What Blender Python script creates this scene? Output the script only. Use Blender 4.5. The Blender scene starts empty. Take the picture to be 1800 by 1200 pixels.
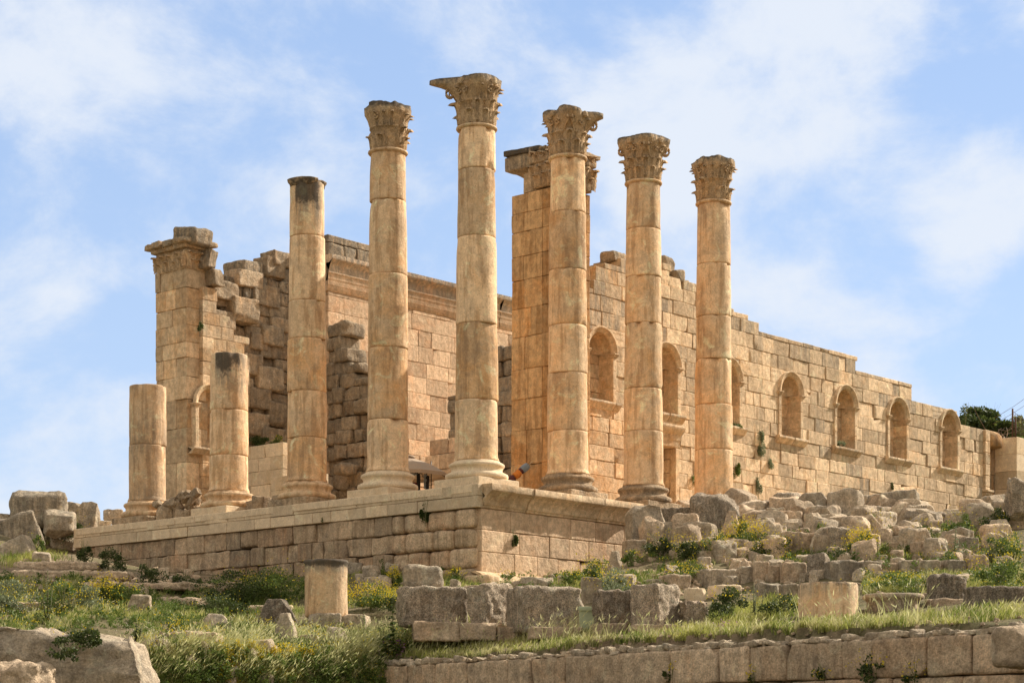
import bpy, math, random
import numpy as np
from mathutils import Vector, Matrix
R=math.radians
rng=np.random.default_rng(7); random.seed(7)
sc=bpy.context.scene; COL=sc.collection
# ---------------------------------------------------------------- camera frame (temple axes are world axes)
F=3607.;CX=900.;HY=1300.
_n=math.hypot(3220,3607); AX=np.array([3220,3607])/_n; BX=np.array([-AX[1],AX[0]])
_P0=np.array([(838-CX)/F*75.,75.])
CAM=np.array([-(_P0@AX),-(_P0@BX),-9.16])
RIGHT=np.array([AX[0],BX[0]]); FWD=np.array([AX[1],BX[1]])
def ray(px,py):
    c=np.array([(px-CX)/F,1.0]); return np.array([c@AX,c@BX,(HY-py)/F])
def onA(px,py,a): r=ray(px,py); return CAM+r*((a-CAM[0])/r[0])
def onB(px,py,b): r=ray(px,py); return CAM+r*((b-CAM[1])/r[1])
def onD(px,py,d): return CAM+ray(px,py)*d
def cw(X,Y): return CAM[:2]+X*RIGHT+Y*FWD          # camera-frame metres -> world xy
cd=bpy.data.cameras.new("camera"); co=bpy.data.objects.new("camera",cd); COL.objects.link(co)
co.location=CAM; yaw=math.atan2(FWD[1],FWD[0])-math.pi/2; co.rotation_euler=(math.pi/2,0,yaw)
cd.lens=F/1800*36; cd.sensor_width=36; cd.shift_y=(HY-600)/1800; cd.clip_end=9000; cd.clip_start=.5
sc.camera=co
# ---------------------------------------------------------------- sky, sun, exposure
SUN_AZ=R(122); SUN_EL=R(36)        # azimuth measured from the direction towards the camera, to the right
sx,sy=math.sin(SUN_AZ),-math.cos(SUN_AZ)
sdir=sx*RIGHT+sy*FWD
SUN=np.array([sdir[0]*math.cos(SUN_EL),sdir[1]*math.cos(SUN_EL),math.sin(SUN_EL)])
sl=bpy.data.lights.new("sun",'SUN'); sl.energy=5.0; sl.angle=R(.6); sl.color=(1,.92,.80)
so=bpy.data.objects.new("sun",sl); COL.objects.link(so); so.rotation_euler=Vector(SUN).to_track_quat('Z','Y').to_euler()
w=bpy.data.worlds.new("World"); sc.world=w; w.use_nodes=True; nt=w.node_tree; nt.nodes.clear()
def nd(t,ty,**k):
    n=t.nodes.new(ty)
    for a,b in k.items():
        if a.startswith('i_'):
            key=a[2:]; key=int(key) if key.isdigit() else key
            n.inputs[key].default_value=b
        else: setattr(n,a,b)
    return n
out=nd(nt,'ShaderNodeOutputWorld'); bg=nd(nt,'ShaderNodeBackground'); sky=nd(nt,'ShaderNodeTexSky')
sky.sky_type='NISHITA'; sky.sun_disc=False; sky.sun_elevation=SUN_EL
sky.sun_rotation=math.atan2(SUN[0],SUN[1]); sky.altitude=600; sky.air_density=1.0; sky.dust_density=1.0; sky.ozone_density=2.0
bg.inputs[1].default_value=0.13
tc=nd(nt,'ShaderNodeTexCoord')
L=nt.links.new
def math_(t,op,a,b=None,c=None,clamp=False):
    n=t.nodes.new('ShaderNodeMath'); n.operation=op; n.use_clamp=clamp
    for i,v in enumerate((a,b,c)):
        if v is None: continue
        if isinstance(v,(int,float)): n.inputs[i].default_value=v
        else: t.links.new(v,n.inputs[i])
    return n.outputs[0]
blobs=[(1400,120,520,.5),(1230,330,340,.42),(900,-10,330,.5),(1480,660,330,.5),(1740,350,210,.9),(90,60,480,.42),(420,170,400,.2),(160,470,200,.42),(860,340,400,.12),(1460,-60,300,.4),(1700,110,240,-.8),(700,110,230,-.3),(1560,500,130,-.3),(60,330,220,-.2),(330,330,160,-.15)]
acc=None
for px,py,rad,wt in blobs:
    d=ray(px,py); d=d/np.linalg.norm(d)
    vd=nd(nt,'ShaderNodeVectorMath',operation='DISTANCE'); L(tc.outputs['Generated'],vd.inputs[0]); vd.inputs[1].default_value=tuple(d)
    mr=nd(nt,'ShaderNodeMapRange',interpolation_type='SMOOTHSTEP'); L(vd.outputs['Value'],mr.inputs[0])
    mr.inputs[1].default_value=rad/F*.95; mr.inputs[2].default_value=0; mr.inputs[3].default_value=0; mr.inputs[4].default_value=wt
    acc=mr.outputs[0] if acc is None else math_(nt,'ADD',acc,mr.outputs[0])
mp=nd(nt,'ShaderNodeMapping'); mp.inputs['Scale'].default_value=(1,1,1.45); L(tc.outputs['Generated'],mp.inputs[0])
nz=nd(nt,'ShaderNodeTexNoise',i_Scale=9.5,i_Detail=10.,i_Roughness=.62,i_Distortion=.2); L(mp.outputs[0],nz.inputs['Vector'])
nz2=nd(nt,'ShaderNodeTexNoise',i_Scale=2.2,i_Detail=3.,i_Roughness=.5); L(mp.outputs[0],nz2.inputs['Vector'])
v=math_(nt,'MULTIPLY_ADD',nz.outputs[0],3.5,-1.68)
v=math_(nt,'ADD',v,acc)
v=math_(nt,'MULTIPLY_ADD',nz2.outputs[0],.5,v)
cl=nd(nt,'ShaderNodeMapRange',interpolation_type='SMOOTHSTEP'); L(v,cl.inputs[0])
cl.inputs[1].default_value=.08; cl.inputs[2].default_value=1.1; cl.inputs[3].default_value=.0; cl.inputs[4].default_value=.93
# thin veil + cloud over the physical sky
SKYK=0.13
veil=nd(nt,'ShaderNodeMix',data_type='RGBA'); veil.inputs[0].default_value=.8
L(sky.outputs[0],veil.inputs[6]); 
sz=nd(nt,'ShaderNodeSeparateXYZ'); L(tc.outputs['Generated'],sz.inputs[0]); ge=nd(nt,'ShaderNodeMapRange'); L(sz.outputs[2],ge.inputs[0]); ge.inputs[1].default_value=.1; ge.inputs[2].default_value=.36
vc=nd(nt,'ShaderNodeMix',data_type='RGBA'); L(ge.outputs[0],vc.inputs[0]); vc.inputs[6].default_value=(.37/SKYK,.475/SKYK,.65/SKYK,1); vc.inputs[7].default_value=(.265/SKYK,.38/SKYK,.60/SKYK,1); L(vc.outputs[2],veil.inputs[7])
cm=nd(nt,'ShaderNodeMix',data_type='RGBA'); L(cl.outputs[0],cm.inputs[0]); L(veil.outputs[2],cm.inputs[6]); cm.inputs[7].default_value=(.555/SKYK,.595/SKYK,.66/SKYK,1)
# warm broken cloud added over the unseen dome to lift and warm the shade
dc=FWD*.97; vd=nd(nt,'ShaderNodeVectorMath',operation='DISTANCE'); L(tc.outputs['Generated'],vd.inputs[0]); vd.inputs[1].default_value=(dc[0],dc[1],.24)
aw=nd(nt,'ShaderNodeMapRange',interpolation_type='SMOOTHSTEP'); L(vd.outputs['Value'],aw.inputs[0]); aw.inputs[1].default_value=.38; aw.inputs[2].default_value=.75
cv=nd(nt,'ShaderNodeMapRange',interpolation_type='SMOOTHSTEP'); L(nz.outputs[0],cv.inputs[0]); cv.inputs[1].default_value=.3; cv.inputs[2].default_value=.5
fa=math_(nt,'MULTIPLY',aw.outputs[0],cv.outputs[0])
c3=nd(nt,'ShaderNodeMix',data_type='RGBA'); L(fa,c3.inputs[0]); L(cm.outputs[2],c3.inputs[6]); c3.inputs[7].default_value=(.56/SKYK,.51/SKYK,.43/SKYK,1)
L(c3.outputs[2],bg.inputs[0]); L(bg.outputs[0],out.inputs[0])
sc.view_settings.view_transform='Standard'; sc.view_settings.look='None'; sc.view_settings.gamma=1; sc.view_settings.exposure=0.56
# ---------------------------------------------------------------- numpy noise
def _h(i,j,k):
    h=(i*73856093)^(j*19349663)^(k*83492791); h=(h^(h>>13))*1274126177; h&=0xffffffff; h=(h^(h>>16))*2246822519; h&=0xffffffff
    return (h^(h>>15))/4294967296.
def vnoise(P):
    P=np.asarray(P,float); I=np.floor(P).astype(np.int64); f=P-I; f=f*f*(3-2*f); r=0
    for dx in (0,1):
        wx=f[:,0] if dx else 1-f[:,0]
        for dy in (0,1):
            wy=f[:,1] if dy else 1-f[:,1]
            for dz in (0,1):
                wz=f[:,2] if dz else 1-f[:,2]
                r=r+wx*wy*wz*_h(I[:,0]+dx,I[:,1]+dy,I[:,2]+dz)
    return r
def fbm(P,o=3):
    r=0;a=.5;t=0
    for k in range(o):
        r=r+a*vnoise(P*(2.03**k)+17.3*k); t+=a; a*=.5
    return r/t*2-1
# ---------------------------------------------------------------- mesh collector
_tpl={}
def template(nx,ny,nz):
    key=(nx,ny,nz)
    if key in _tpl: return _tpl[key]
    idx={};vs=[];fs=[]
    def g(i,j,k):
        t=(i,j,k)
        if t not in idx: idx[t]=len(vs); vs.append(t)
        return idx[t]
    for i in range(nx):
        for j in range(ny):
            fs.append([g(i,j,nz),g(i+1,j,nz),g(i+1,j+1,nz),g(i,j+1,nz)]); fs.append([g(i,j,0),g(i,j+1,0),g(i+1,j+1,0),g(i+1,j,0)])
    for i in range(nx):
        for k in range(nz):
            fs.append([g(i,0,k),g(i+1,0,k),g(i+1,0,k+1),g(i,0,k+1)]); fs.append([g(i,ny,k),g(i,ny,k+1),g(i+1,ny,k+1),g(i+1,ny,k)])
    for j in range(ny):
        for k in range(nz):
            fs.append([g(0,j,k),g(0,j,k+1),g(0,j+1,k+1),g(0,j+1,k)]); fs.append([g(nx,j,k),g(nx,j+1,k),g(nx,j+1,k+1),g(nx,j,k+1)])
    _tpl[key]=(np.array(vs),np.array(fs)); return _tpl[key]
def rotz(a): c,s=math.cos(a),math.sin(a); return np.array([[c,-s,0],[s,c,0],[0,0,1]])
def euler(x,y,z): return np.array(Matrix.Rotation(z,3,'Z')@Matrix.Rotation(y,3,'Y')@Matrix.Rotation(x,3,'X'))
class MB:
    def __init__(s,octaves=3): s.octaves=octaves; s.V=[];s.Fq=[];s.T=[];s.C=[];s.N=[];s.A=[];s.n=0
    def add(s,V,Fq,col=(.5,.5,0),N=None,amp=0.,freq=1.,seed=0.,tri=None):
        V=np.asarray(V,float); k=len(V)
        s.V.append(V)
        if len(Fq): s.Fq.append(np.asarray(Fq,np.int64)+s.n)
        if tri is not None and len(tri): s.T.append(np.asarray(tri,np.int64)+s.n)
        c=np.asarray(col,float); s.C.append(np.broadcast_to(c,(k,3)) if c.ndim==1 else c)
        s.N.append(np.zeros((k,3)) if N is None else N)
        a=np.empty((k,3)); a[:,0]=amp; a[:,1]=freq; a[:,2]=seed; s.A.append(a)
        s.n+=k
    def box(s,c,size,rot=None,r=.03,amp=.01,freq=1.5,seg=.4,col=(.5,.5,0),cuts=0,cutd=.8,maxseg=14,taper=0.):
        h=np.asarray(size,float)/2; r=min(r,h.min()*.45)
        ax=[]
        for q in h:
            n=int(np.clip(round(2*q/seg),1,maxseg)); inner=np.linspace(-(q-r),q-r,n+1)
            if (q-r)/n>.05 and r<.06: inner=np.concatenate([inner[:1],[inner[0]+.015],inner[1:-1],[inner[-1]-.015],inner[-1:]])
            ax.append(np.concatenate([[-q],inner,[q]]))
        t,f=template(*[len(a)-1 for a in ax])
        P=np.stack([ax[0][t[:,0]],ax[1][t[:,1]],ax[2][t[:,2]]],1)
        inn=np.clip(P,-(h-r),h-r); d=P-inn; ln=np.linalg.norm(d,axis=1,keepdims=True); n=d/np.maximum(ln,1e-9)
        P=inn+n*np.minimum(ln,r)
        for _ in range(cuts):
            v=rng.normal(size=3); v/=np.linalg.norm(v); lim=cutd*(np.abs(v)*h).sum()*rng.uniform(.82,1.0)
            e=P@v-lim; P=P-np.outer(np.maximum(e,0),v)
        if taper: P[:,:2]*=(1-taper*(P[:,2:3]/h[2]+1)/2)
        if rot is not None: P=P@np.asarray(rot).T; n=n@np.asarray(rot).T
        s.add(P+np.asarray(c,float),f,col,n,amp,freq,rng.uniform(0,99))
    def lathe(s,c,prof,n=48,amp=.01,freq=1.5,col=(.5,.5,0),chip=0.,cap=True,rot=None,rfun=None,lich=None):
        prof=np.asarray(prof,float); m=len(prof); th=np.linspace(0,2*math.pi,n,endpoint=False)
        rr=np.repeat(prof[:,0:1],n,1); zz=np.repeat(prof[:,1:2],n,1); T=np.repeat(th[None],m,0)
        sd=rng.uniform(0,99)
        if chip:
            q=np.stack([np.cos(T)*1.3,np.sin(T)*1.3,zz*.7],-1).reshape(-1,3)*1.6+sd
            ch=np.maximum(0,vnoise(q)-.62).reshape(m,n)*chip
            edge=np.exp(-np.minimum(zz-prof[0,1],prof[-1,1]-zz)/.16)
            rr=rr-ch*edge*np.where(rr>.3,1,0)-.12*chip*np.maximum(0,vnoise(q*.8+9)-.78).reshape(m,n)
        if rfun is not None: rr=rr*rfun(T,zz)
        P=np.stack([rr*np.cos(T),rr*np.sin(T),zz],-1).reshape(-1,3)
        N=np.stack([np.cos(T),np.sin(T),0*T],-1).reshape(-1,3)
        i=np.arange(m-1)[:,None]*n; j=np.arange(n)[None]; j2=(j+1)%n
        f=np.stack([i+j,i+j2,i+n+j2,i+n+j],-1).reshape(-1,4)
        colr=np.tile(np.asarray(col,float),(len(P),1))
        if lich is not None: colr[:,2]=lich(P)
        tri=None
        if cap:
            k=len(P); P=np.vstack([P,[[0,0,prof[0,1]],[0,0,prof[-1,1]]]]); N=np.vstack([N,[[0,0,-1],[0,0,1]]]); colr=np.vstack([colr,colr[:2] if lich is None else colr[[0,-1]]])
            jj=np.arange(n); tri=np.vstack([np.stack([np.full(n,k),(jj+1)%n,jj],1),np.stack([np.full(n,k+1),(m-1)*n+jj,(m-1)*n+(jj+1)%n],1)])
        if rot is not None: P=P@np.asarray(rot).T; N=N@np.asarray(rot).T
        s.add(P+np.asarray(c,float),f,colr,N,amp,freq,sd,tri)
    def tube(s,pts,rad,n=7,col=(.5,.5,0),amp=0.,freq=3.):
        pts=np.asarray(pts,float); m=len(pts); rad=np.broadcast_to(rad,(m,)); V=[];N=[]
        for i in range(m):
            t=pts[min(i+1,m-1)]-pts[max(i-1,0)]; t/=max(np.linalg.norm(t),1e-9)
            u=np.cross(t,[0,0,1]); 
            if np.linalg.norm(u)<.1: u=np.cross(t,[0,1,0])
            u/=np.linalg.norm(u); v=np.cross(t,u); th=np.arange(n)*2*math.pi/n
            q=np.outer(np.cos(th),u)+np.outer(np.sin(th),v); V.append(pts[i]+q*rad[i]); N.append(q)
        V=np.vstack(V);N=np.vstack(N); i=np.arange(m-1)[:,None]*n; j=np.arange(n)[None]; j2=(j+1)%n
        s.add(V,np.stack([i+j,i+j2,i+n+j2,i+n+j],-1).reshape(-1,4),col,N,amp,freq,rng.uniform(0,99),np.array([[0,k+1,k] for k in range(1,n-1)]+[[(m-1)*n,(m-1)*n+k,(m-1)*n+k+1] for k in range(1,n-1)]))
    def grid(s,P,col=(.5,.5,0),N=None,amp=0.,freq=1.):     # P: (m,n,3)
        m,n=P.shape[:2]; i=np.arange(m-1)[:,None]*n; j=np.arange(n-1)[None]
        s.add(P.reshape(-1,3),np.stack([i+j,i+j+1,i+n+j+1,i+n+j],-1).reshape(-1,4),col,None if N is None else N.reshape(-1,3),amp,freq,rng.uniform(0,99))
    def build(s,name,m,parent=None,smooth=True,loc=None):
        V=np.vstack(s.V); C=np.vstack(s.C); N=np.vstack(s.N); A=np.vstack(s.A)
        k=A[:,0]>0
        if k.any():
            q=V[k]*A[k,1:2]+A[k,2:3]; V[k]+=N[k]*(A[k,0]*fbm(q,s.octaves))[:,None]
            V[k]+=(A[k,0]*.35)[:,None]*np.stack([fbm(q+31,2),fbm(q+57,2),fbm(q+83,2)],1)
        org=np.array(ORG[parent.name] if parent is not None else (loc if loc is not None else (0,0,0)),float)
        V=V-org
        Fq=np.vstack(s.Fq) if s.Fq else np.zeros((0,4),int); T=np.vstack(s.T) if s.T else np.zeros((0,3),int)
        me=bpy.data.meshes.new(name); me.vertices.add(len(V)); me.vertices.foreach_set('co',V.astype(np.float32).ravel())
        li=np.concatenate([Fq.ravel(),T.ravel()]).astype(np.int32); nf=len(Fq)+len(T)
        me.loops.add(len(li)); me.loops.foreach_set('vertex_index',li); me.polygons.add(nf)
        st=np.concatenate([np.arange(len(Fq))*4,len(Fq)*4+np.arange(len(T))*3]).astype(np.int32)
        me.polygons.foreach_set('loop_start',st); me.polygons.foreach_set('use_smooth',np.full(nf,smooth))
        at=me.attributes.new('vc','FLOAT_COLOR','POINT'); cc=np.ones((len(V),4),np.float32); cc[:,:3]=C; at.data.foreach_set('color',cc.ravel())
        me.update(); me.validate(); me.materials.append(m)
        o=bpy.data.objects.new(name,me); COL.objects.link(o)
        if parent is not None: o.parent=parent; ORG[o.name]=tuple(org)
        else: o.location=org; ORG[o.name]=tuple(org)
        return o
ORG={}
def root(name,loc,label,cat,group=None):
    o=bpy.data.objects.new(name,None); COL.objects.link(o); o.location=[float(x) for x in loc]; ORG[o.name]=tuple(loc); o.empty_display_size=.3
    return T(o,label,cat,group)
def T(o,label,cat,group=None):
    o['label']=label; o['category']=cat
    if group: o['group']=group
    return o
# ---------------------------------------------------------------- materials
def stone(name,base,alt,dark,stain=.5,streak=.4,scale=1.,bump=.6,speck=.25,pit=.35,bd=.09,mott=1.,lime=.35,grey=(.19,.165,.13)):
    m=bpy.data.materials.new(name); m.use_nodes=True; t=m.node_tree; t.nodes.clear(); l=t.links.new
    o=nd(t,'ShaderNodeOutputMaterial'); b=nd(t,'ShaderNodeBsdfPrincipled'); b.inputs['Roughness'].default_value=.92; b.inputs['Specular IOR Level'].default_value=.15
    tc=nd(t,'ShaderNodeTexCoord'); oi=nd(t,'ShaderNodeObjectInfo'); ad=nd(t,'ShaderNodeVectorMath',operation='ADD'); mu=math_(t,'MULTIPLY',oi.outputs['Random'],40.)
    l(tc.outputs['Object'],ad.inputs[0]); l(mu,ad.inputs[1])
    at=nd(t,'ShaderNodeAttribute',attribute_name='vc'); sp=nd(t,'ShaderNodeSeparateColor'); l(at.outputs['Color'],sp.inputs[0])
    def noise(sc_,det=5.,rough=.6,vec=None,dist=0.):
        n=nd(t,'ShaderNodeTexNoise',i_Scale=sc_*scale,i_Detail=det,i_Roughness=rough,i_Distortion=dist); l(vec or ad.outputs[0],n.inputs['Vector']); return n.outputs[0]
    def mix(f,a,b_,mode='MIX'):
        n=nd(t,'ShaderNodeMix',data_type='RGBA',blend_type=mode)
        if isinstance(f,(int,float)): n.inputs[0].default_value=f
        else: l(f,n.inputs[0])
        for i,v in ((6,a),(7,b_)):
            if isinstance(v,tuple): n.inputs[i].default_value=(*v,1)
            else: l(v,n.inputs[i])
        return n.outputs[2]
    def mr(v,a,b_,c=0.,d=1.):
        n=nd(t,'ShaderNodeMapRange',interpolation_type='SMOOTHSTEP'); l(v,n.inputs[0])
        for i,x in enumerate((a,b_,c,d)): n.inputs[i+1].default_value=x
        return n.outputs[0]
    big=noise(.9,6.,.62,dist=.6); med=noise(4.,6.,.65)
    f=math_(t,'MULTIPLY_ADD',sp.outputs[1],.9,math_(t,'MULTIPLY_ADD',big,3.2,-1.95),clamp=True)
    c=mix(f,base,alt)
    # vertical run-off streaks, blotches of patina
    mp=nd(t,'ShaderNodeMapping'); mp.inputs['Scale'].default_value=(2.6,2.6,.28); l(ad.outputs[0],mp.inputs[0])
    st=mr(noise(1.6,5.,.6,mp.outputs[0]),.47,.62)
    c=mix(math_(t,'MULTIPLY',st,streak),c,dark)
    bl=mr(noise(.75,7.,.7,dist=.9),.49,.63)
    c=mix(math_(t,'MULTIPLY',bl,stain),c,grey)
    # grey vertical weathering on the blocks that carry it
    mp2=nd(t,'ShaderNodeMapping'); mp2.inputs['Scale'].default_value=(5.,5.,.5); l(ad.outputs[0],mp2.inputs[0])
    gs=math_(t,'MULTIPLY',mr(noise(1.1,6.,.65,mp2.outputs[0]),.36,.58),mr(sp.outputs[2],.12,.5,0.,.75)); c=mix(gs,c,(.26,.225,.175))
    # pale lime patches
    pl=mr(noise(1.3,6.,.68,dist=1.2),.54,.68); c=mix(math_(t,'MULTIPLY',pl,lime),c,tuple(min(.8,x*1.45+.03) for x in base))
    # block tone
    tone=math_(t,'MULTIPLY_ADD',sp.outputs[0],.75,.64); c=mix(1.,c,nd_rgb(t,tone),'MULTIPLY')
    # fine speckle
    fs=mr(noise(17.,5.,.75),.36,.64,1-speck,1+speck*.7); c=mix(1.,c,nd_rgb(t,fs),'MULTIPLY')
    ms=mr(med,.36,.64,1-.2*mott,1+.12*mott); c=mix(1.,c,nd_rgb(t,ms),'MULTIPLY')
    # black lichen where the vertex channel asks for it
    ln=noise(5.5,8.,.72,dist=.5); lf=mr(math_(t,'ADD',math_(t,'MULTIPLY_ADD',sp.outputs[2],1.6,-.95),ln),.36,.64)
    c=mix(math_(t,'MULTIPLY',lf,.85),c,(.065,.055,.045))
    pits=nd(t,'ShaderNodeTexVoronoi',i_Scale=9.*scale); l(ad.outputs[0],pits.inputs['Vector']); pits.inputs['Randomness'].default_value=1.; pv=mr(pits.outputs['Distance'],.0,.22)
    pm=mr(noise(2.1,4.,.6),.47,.6); ptf=math_(t,'MULTIPLY',math_(t,'SUBTRACT',1.,pv),math_(t,'MULTIPLY',pm,pit)); c=mix(ptf,c,tuple(x*.35 for x in dark))
    hh=math_(t,'ADD',math_(t,'MULTIPLY',noise(9.,8.,.72),.9),math_(t,'MULTIPLY',noise(3.,5.,.6),.9)); hh=math_(t,'SUBTRACT',hh,math_(t,'MULTIPLY',ptf,1.2))
    bp=nd(t,'ShaderNodeBump',i_Strength=bump,i_Distance=bd); l(hh,bp.inputs['Height']); l(bp.outputs[0],b.inputs['Normal'])
    l(c,b.inputs['Base Color']); l(b.outputs[0],o.inputs[0]); return m
def nd_rgb(t,val):
    n=nd(t,'ShaderNodeCombineColor')
    for i in range(3): t.links.new(val,n.inputs[i])
    return n.outputs[0]
def leafmat(name,c1,c2,trans=.3,rough=.6):
    m=bpy.data.materials.new(name); m.use_nodes=True; t=m.node_tree; t.nodes.clear(); l=t.links.new
    o=nd(t,'ShaderNodeOutputMaterial'); b=nd(t,'ShaderNodeBsdfPrincipled'); b.inputs['Roughness'].default_value=rough; b.inputs['Specular IOR Level'].default_value=.25
    at=nd(t,'ShaderNodeAttribute',attribute_name='vc'); sp=nd(t,'ShaderNodeSeparateColor'); l(at.outputs['Color'],sp.inputs[0])
    mx=nd(t,'ShaderNodeMix',data_type='RGBA'); l(sp.outputs[0],mx.inputs[0]); mx.inputs[6].default_value=(*c1,1); mx.inputs[7].default_value=(*c2,1)
    m2=nd(t,'ShaderNodeMix',data_type='RGBA'); l(sp.outputs[1],m2.inputs[0]); l(mx.outputs[2],m2.inputs[6]); m2.inputs[7].default_value=(.50,.46,.22,1)
    tr=nd(t,'ShaderNodeBsdfTranslucent'); l(m2.outputs[2],tr.inputs[0]); l(m2.outputs[2],b.inputs['Base Color'])
    ms=nd(t,'ShaderNodeMixShader'); ms.inputs[0].default_value=trans; l(b.outputs[0],ms.inputs[1]); l(tr.outputs[0],ms.inputs[2]); l(ms.outputs[0],o.inputs[0]); return m
def plain(name,col,rough=.7,metal=0.,var=.15,scale=12.):
    m=bpy.data.materials.new(name); m.use_nodes=True; t=m.node_tree; b=t.nodes['Principled BSDF']; b.inputs['Roughness'].default_value=rough; b.inputs['Metallic'].default_value=metal
    tc=nd(t,'ShaderNodeTexCoord'); n=nd(t,'ShaderNodeTexNoise',i_Scale=scale,i_Detail=5.); t.links.new(tc.outputs['Object'],n.inputs['Vector'])
    x=nd(t,'ShaderNodeMix',data_type='RGBA'); t.links.new(n.outputs[0],x.inputs[0]); x.inputs[6].default_value=(*[v*(1-var*2) for v in col],1); x.inputs[7].default_value=(*[min(1,v*(1+var*2)) for v in col],1)
    t.links.new(x.outputs[2],b.inputs['Base Color']); return m
M={}
M['wall']=stone('wall limestone',(.67,.49,.31),(.66,.39,.185),(.34,.20,.095),stain=.15,streak=.25,speck=.15)
M['anta']=stone('orange pier limestone',(.58,.365,.18),(.60,.285,.095),(.28,.14,.05),stain=.08,streak=.5,speck=.15)
M['inner']=stone('pink tan ashlar',(.60,.425,.275),(.62,.36,.20),(.34,.20,.10),stain=.12,streak=.25,speck=.15)
M['col']=stone('column limestone',(.70,.495,.305),(.69,.395,.18),(.38,.22,.11),stain=.28,streak=.6,bump=.45,pit=.9,speck=.14,mott=.6,lime=.6)
M['cap']=stone('carved capital limestone',(.58,.41,.25),(.58,.35,.165),(.24,.155,.09),stain=.25,streak=.2,bump=.7)
M['pod']=stone('podium brown limestone',(.63,.46,.30),(.62,.375,.215),(.28,.19,.115),stain=.4,streak=.45,bump=1.,bd=.1,mott=.7)
M['cream']=stone('new cream limestone',(.64,.50,.34),(.62,.45,.265),(.46,.34,.22),stain=.08,streak=.15,bump=.4,pit=.9,speck=.12,mott=.5)
M['rubble']=stone('weathered core stone',(.50,.37,.24),(.52,.32,.17),(.17,.12,.07),stain=.45,streak=.35,bump=1.,bd=.13)
M['rock']=stone('grey weathered stone',(.63,.505,.36),(.61,.43,.27),(.19,.15,.11),stain=.5,streak=.25,bump=1.,bd=.15,grey=(.26,.23,.19))
M['rough']=stone('pitted dark block stone',(.70,.56,.41),(.68,.48,.32),(.19,.14,.10),stain=.35,streak=.35,bump=1.,bd=.3,pit=1.,speck=.5,scale=1.5,grey=(.22,.19,.155))
M['ret']=stone('retaining wall stone',(.61,.465,.32),(.60,.40,.245),(.24,.165,.105),stain=.35,streak=.3,bump=1.,bd=.13)
M['leaf']=leafmat('shrub leaves',(.06,.10,.02),(.19,.25,.055))
M['dleaf']=leafmat('dark shrub leaves',(.03,.05,.016),(.11,.14,.035))
M['grass']=leafmat('spring grass blades',(.15,.20,.035),(.44,.44,.12),.4)
M['pale']=leafmat('pale seed grass',(.40,.42,.16),(.66,.62,.34),.45)
M['gleaf']=leafmat('grey green leaves',(.13,.16,.08),(.30,.33,.20))
M['yel']=leafmat('yellow blossom',(.62,.47,.02),(.80,.66,.05),.3)
M['white']=leafmat('pale blossom',(.6,.55,.45),(.75,.70,.6),.3)
M['pink']=leafmat('pink blossom',(.45,.15,.40),(.6,.3,.55),.3)
M['stem']=plain('plant stem',(.16,.16,.06),.8)
M['twig']=plain('dry twig',(.20,.15,.11),.9)
M['metal']=plain('dark metal',(.03,.027,.025),.45,.6)
M['canvas']=plain('beige canvas',(.36,.27,.19),.9,var=.06)
M['wcanvas']=plain('white canvas',(.62,.60,.57),.9,var=.05)
M['red']=plain('dark red textile',(.12,.02,.02),.9)
M['black']=plain('black textile',(.02,.02,.022),.9)
M['blue']=plain('grey blue textile',(.22,.26,.30),.9)
M['orange']=plain('orange textile',(.62,.20,.03),.9)
M['maroon']=plain('maroon textile',(.10,.03,.03),.9)
M['wood']=plain('pale wood pole',(.55,.40,.22),.7)
M['board']=plain('pale green board',(.42,.47,.30),.75,var=.12,scale=5.)
M['rust']=plain('rusty iron',(.12,.06,.035),.9)
def ground_mat():
    m=bpy.data.materials.new('earth and turf'); m.use_nodes=True; t=m.node_tree; b=t.nodes['Principled BSDF']; b.inputs['Roughness'].default_value=.95; b.inputs['Specular IOR Level'].default_value=.1
    l=t.links.new; tc=nd(t,'ShaderNodeTexCoord')
    def n_(s,d=8.,r=.65): n=nd(t,'ShaderNodeTexNoise',i_Scale=s,i_Detail=d,i_Roughness=r); l(tc.outputs['Object'],n.inputs['Vector']); return n.outputs[0]
    cr=nd(t,'ShaderNodeValToRGB'); l(n_(1.5),cr.inputs[0]); e=cr.color_ramp.elements; e[0].position=.32; e[0].color=(.17,.115,.07,1); e[1].position=.68; e[1].color=(.42,.32,.215,1)
    at=nd(t,'ShaderNodeAttribute',attribute_name='vc'); sp=nd(t,'ShaderNodeSeparateColor'); l(at.outputs['Color'],sp.inputs[0])
    g=nd(t,'ShaderNodeValToRGB'); l(n_(6.),g.inputs[0]); e=g.color_ramp.elements; e[0].position=.35; e[0].color=(.05,.06,.02,1); e[1].position=.7; e[1].color=(.15,.15,.06,1)
    f=math_(t,'ADD',sp.outputs[0],math_(t,'MULTIPLY_ADD',n_(2.2),1.6,-.8),clamp=True)
    mx=nd(t,'ShaderNodeMix',data_type='RGBA'); l(f,mx.inputs[0]); l(cr.outputs[0],mx.inputs[6]); l(g.outputs[0],mx.inputs[7]); l(mx.outputs[2],b.inputs['Base Color'])
    bp=nd(t,'ShaderNodeBump',i_Strength=.9,i_Distance=.12); l(n_(7.,10.,.7),bp.inputs['Height']); l(bp.outputs[0],b.inputs['Normal']); return m
M['ground']=ground_mat()
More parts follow.
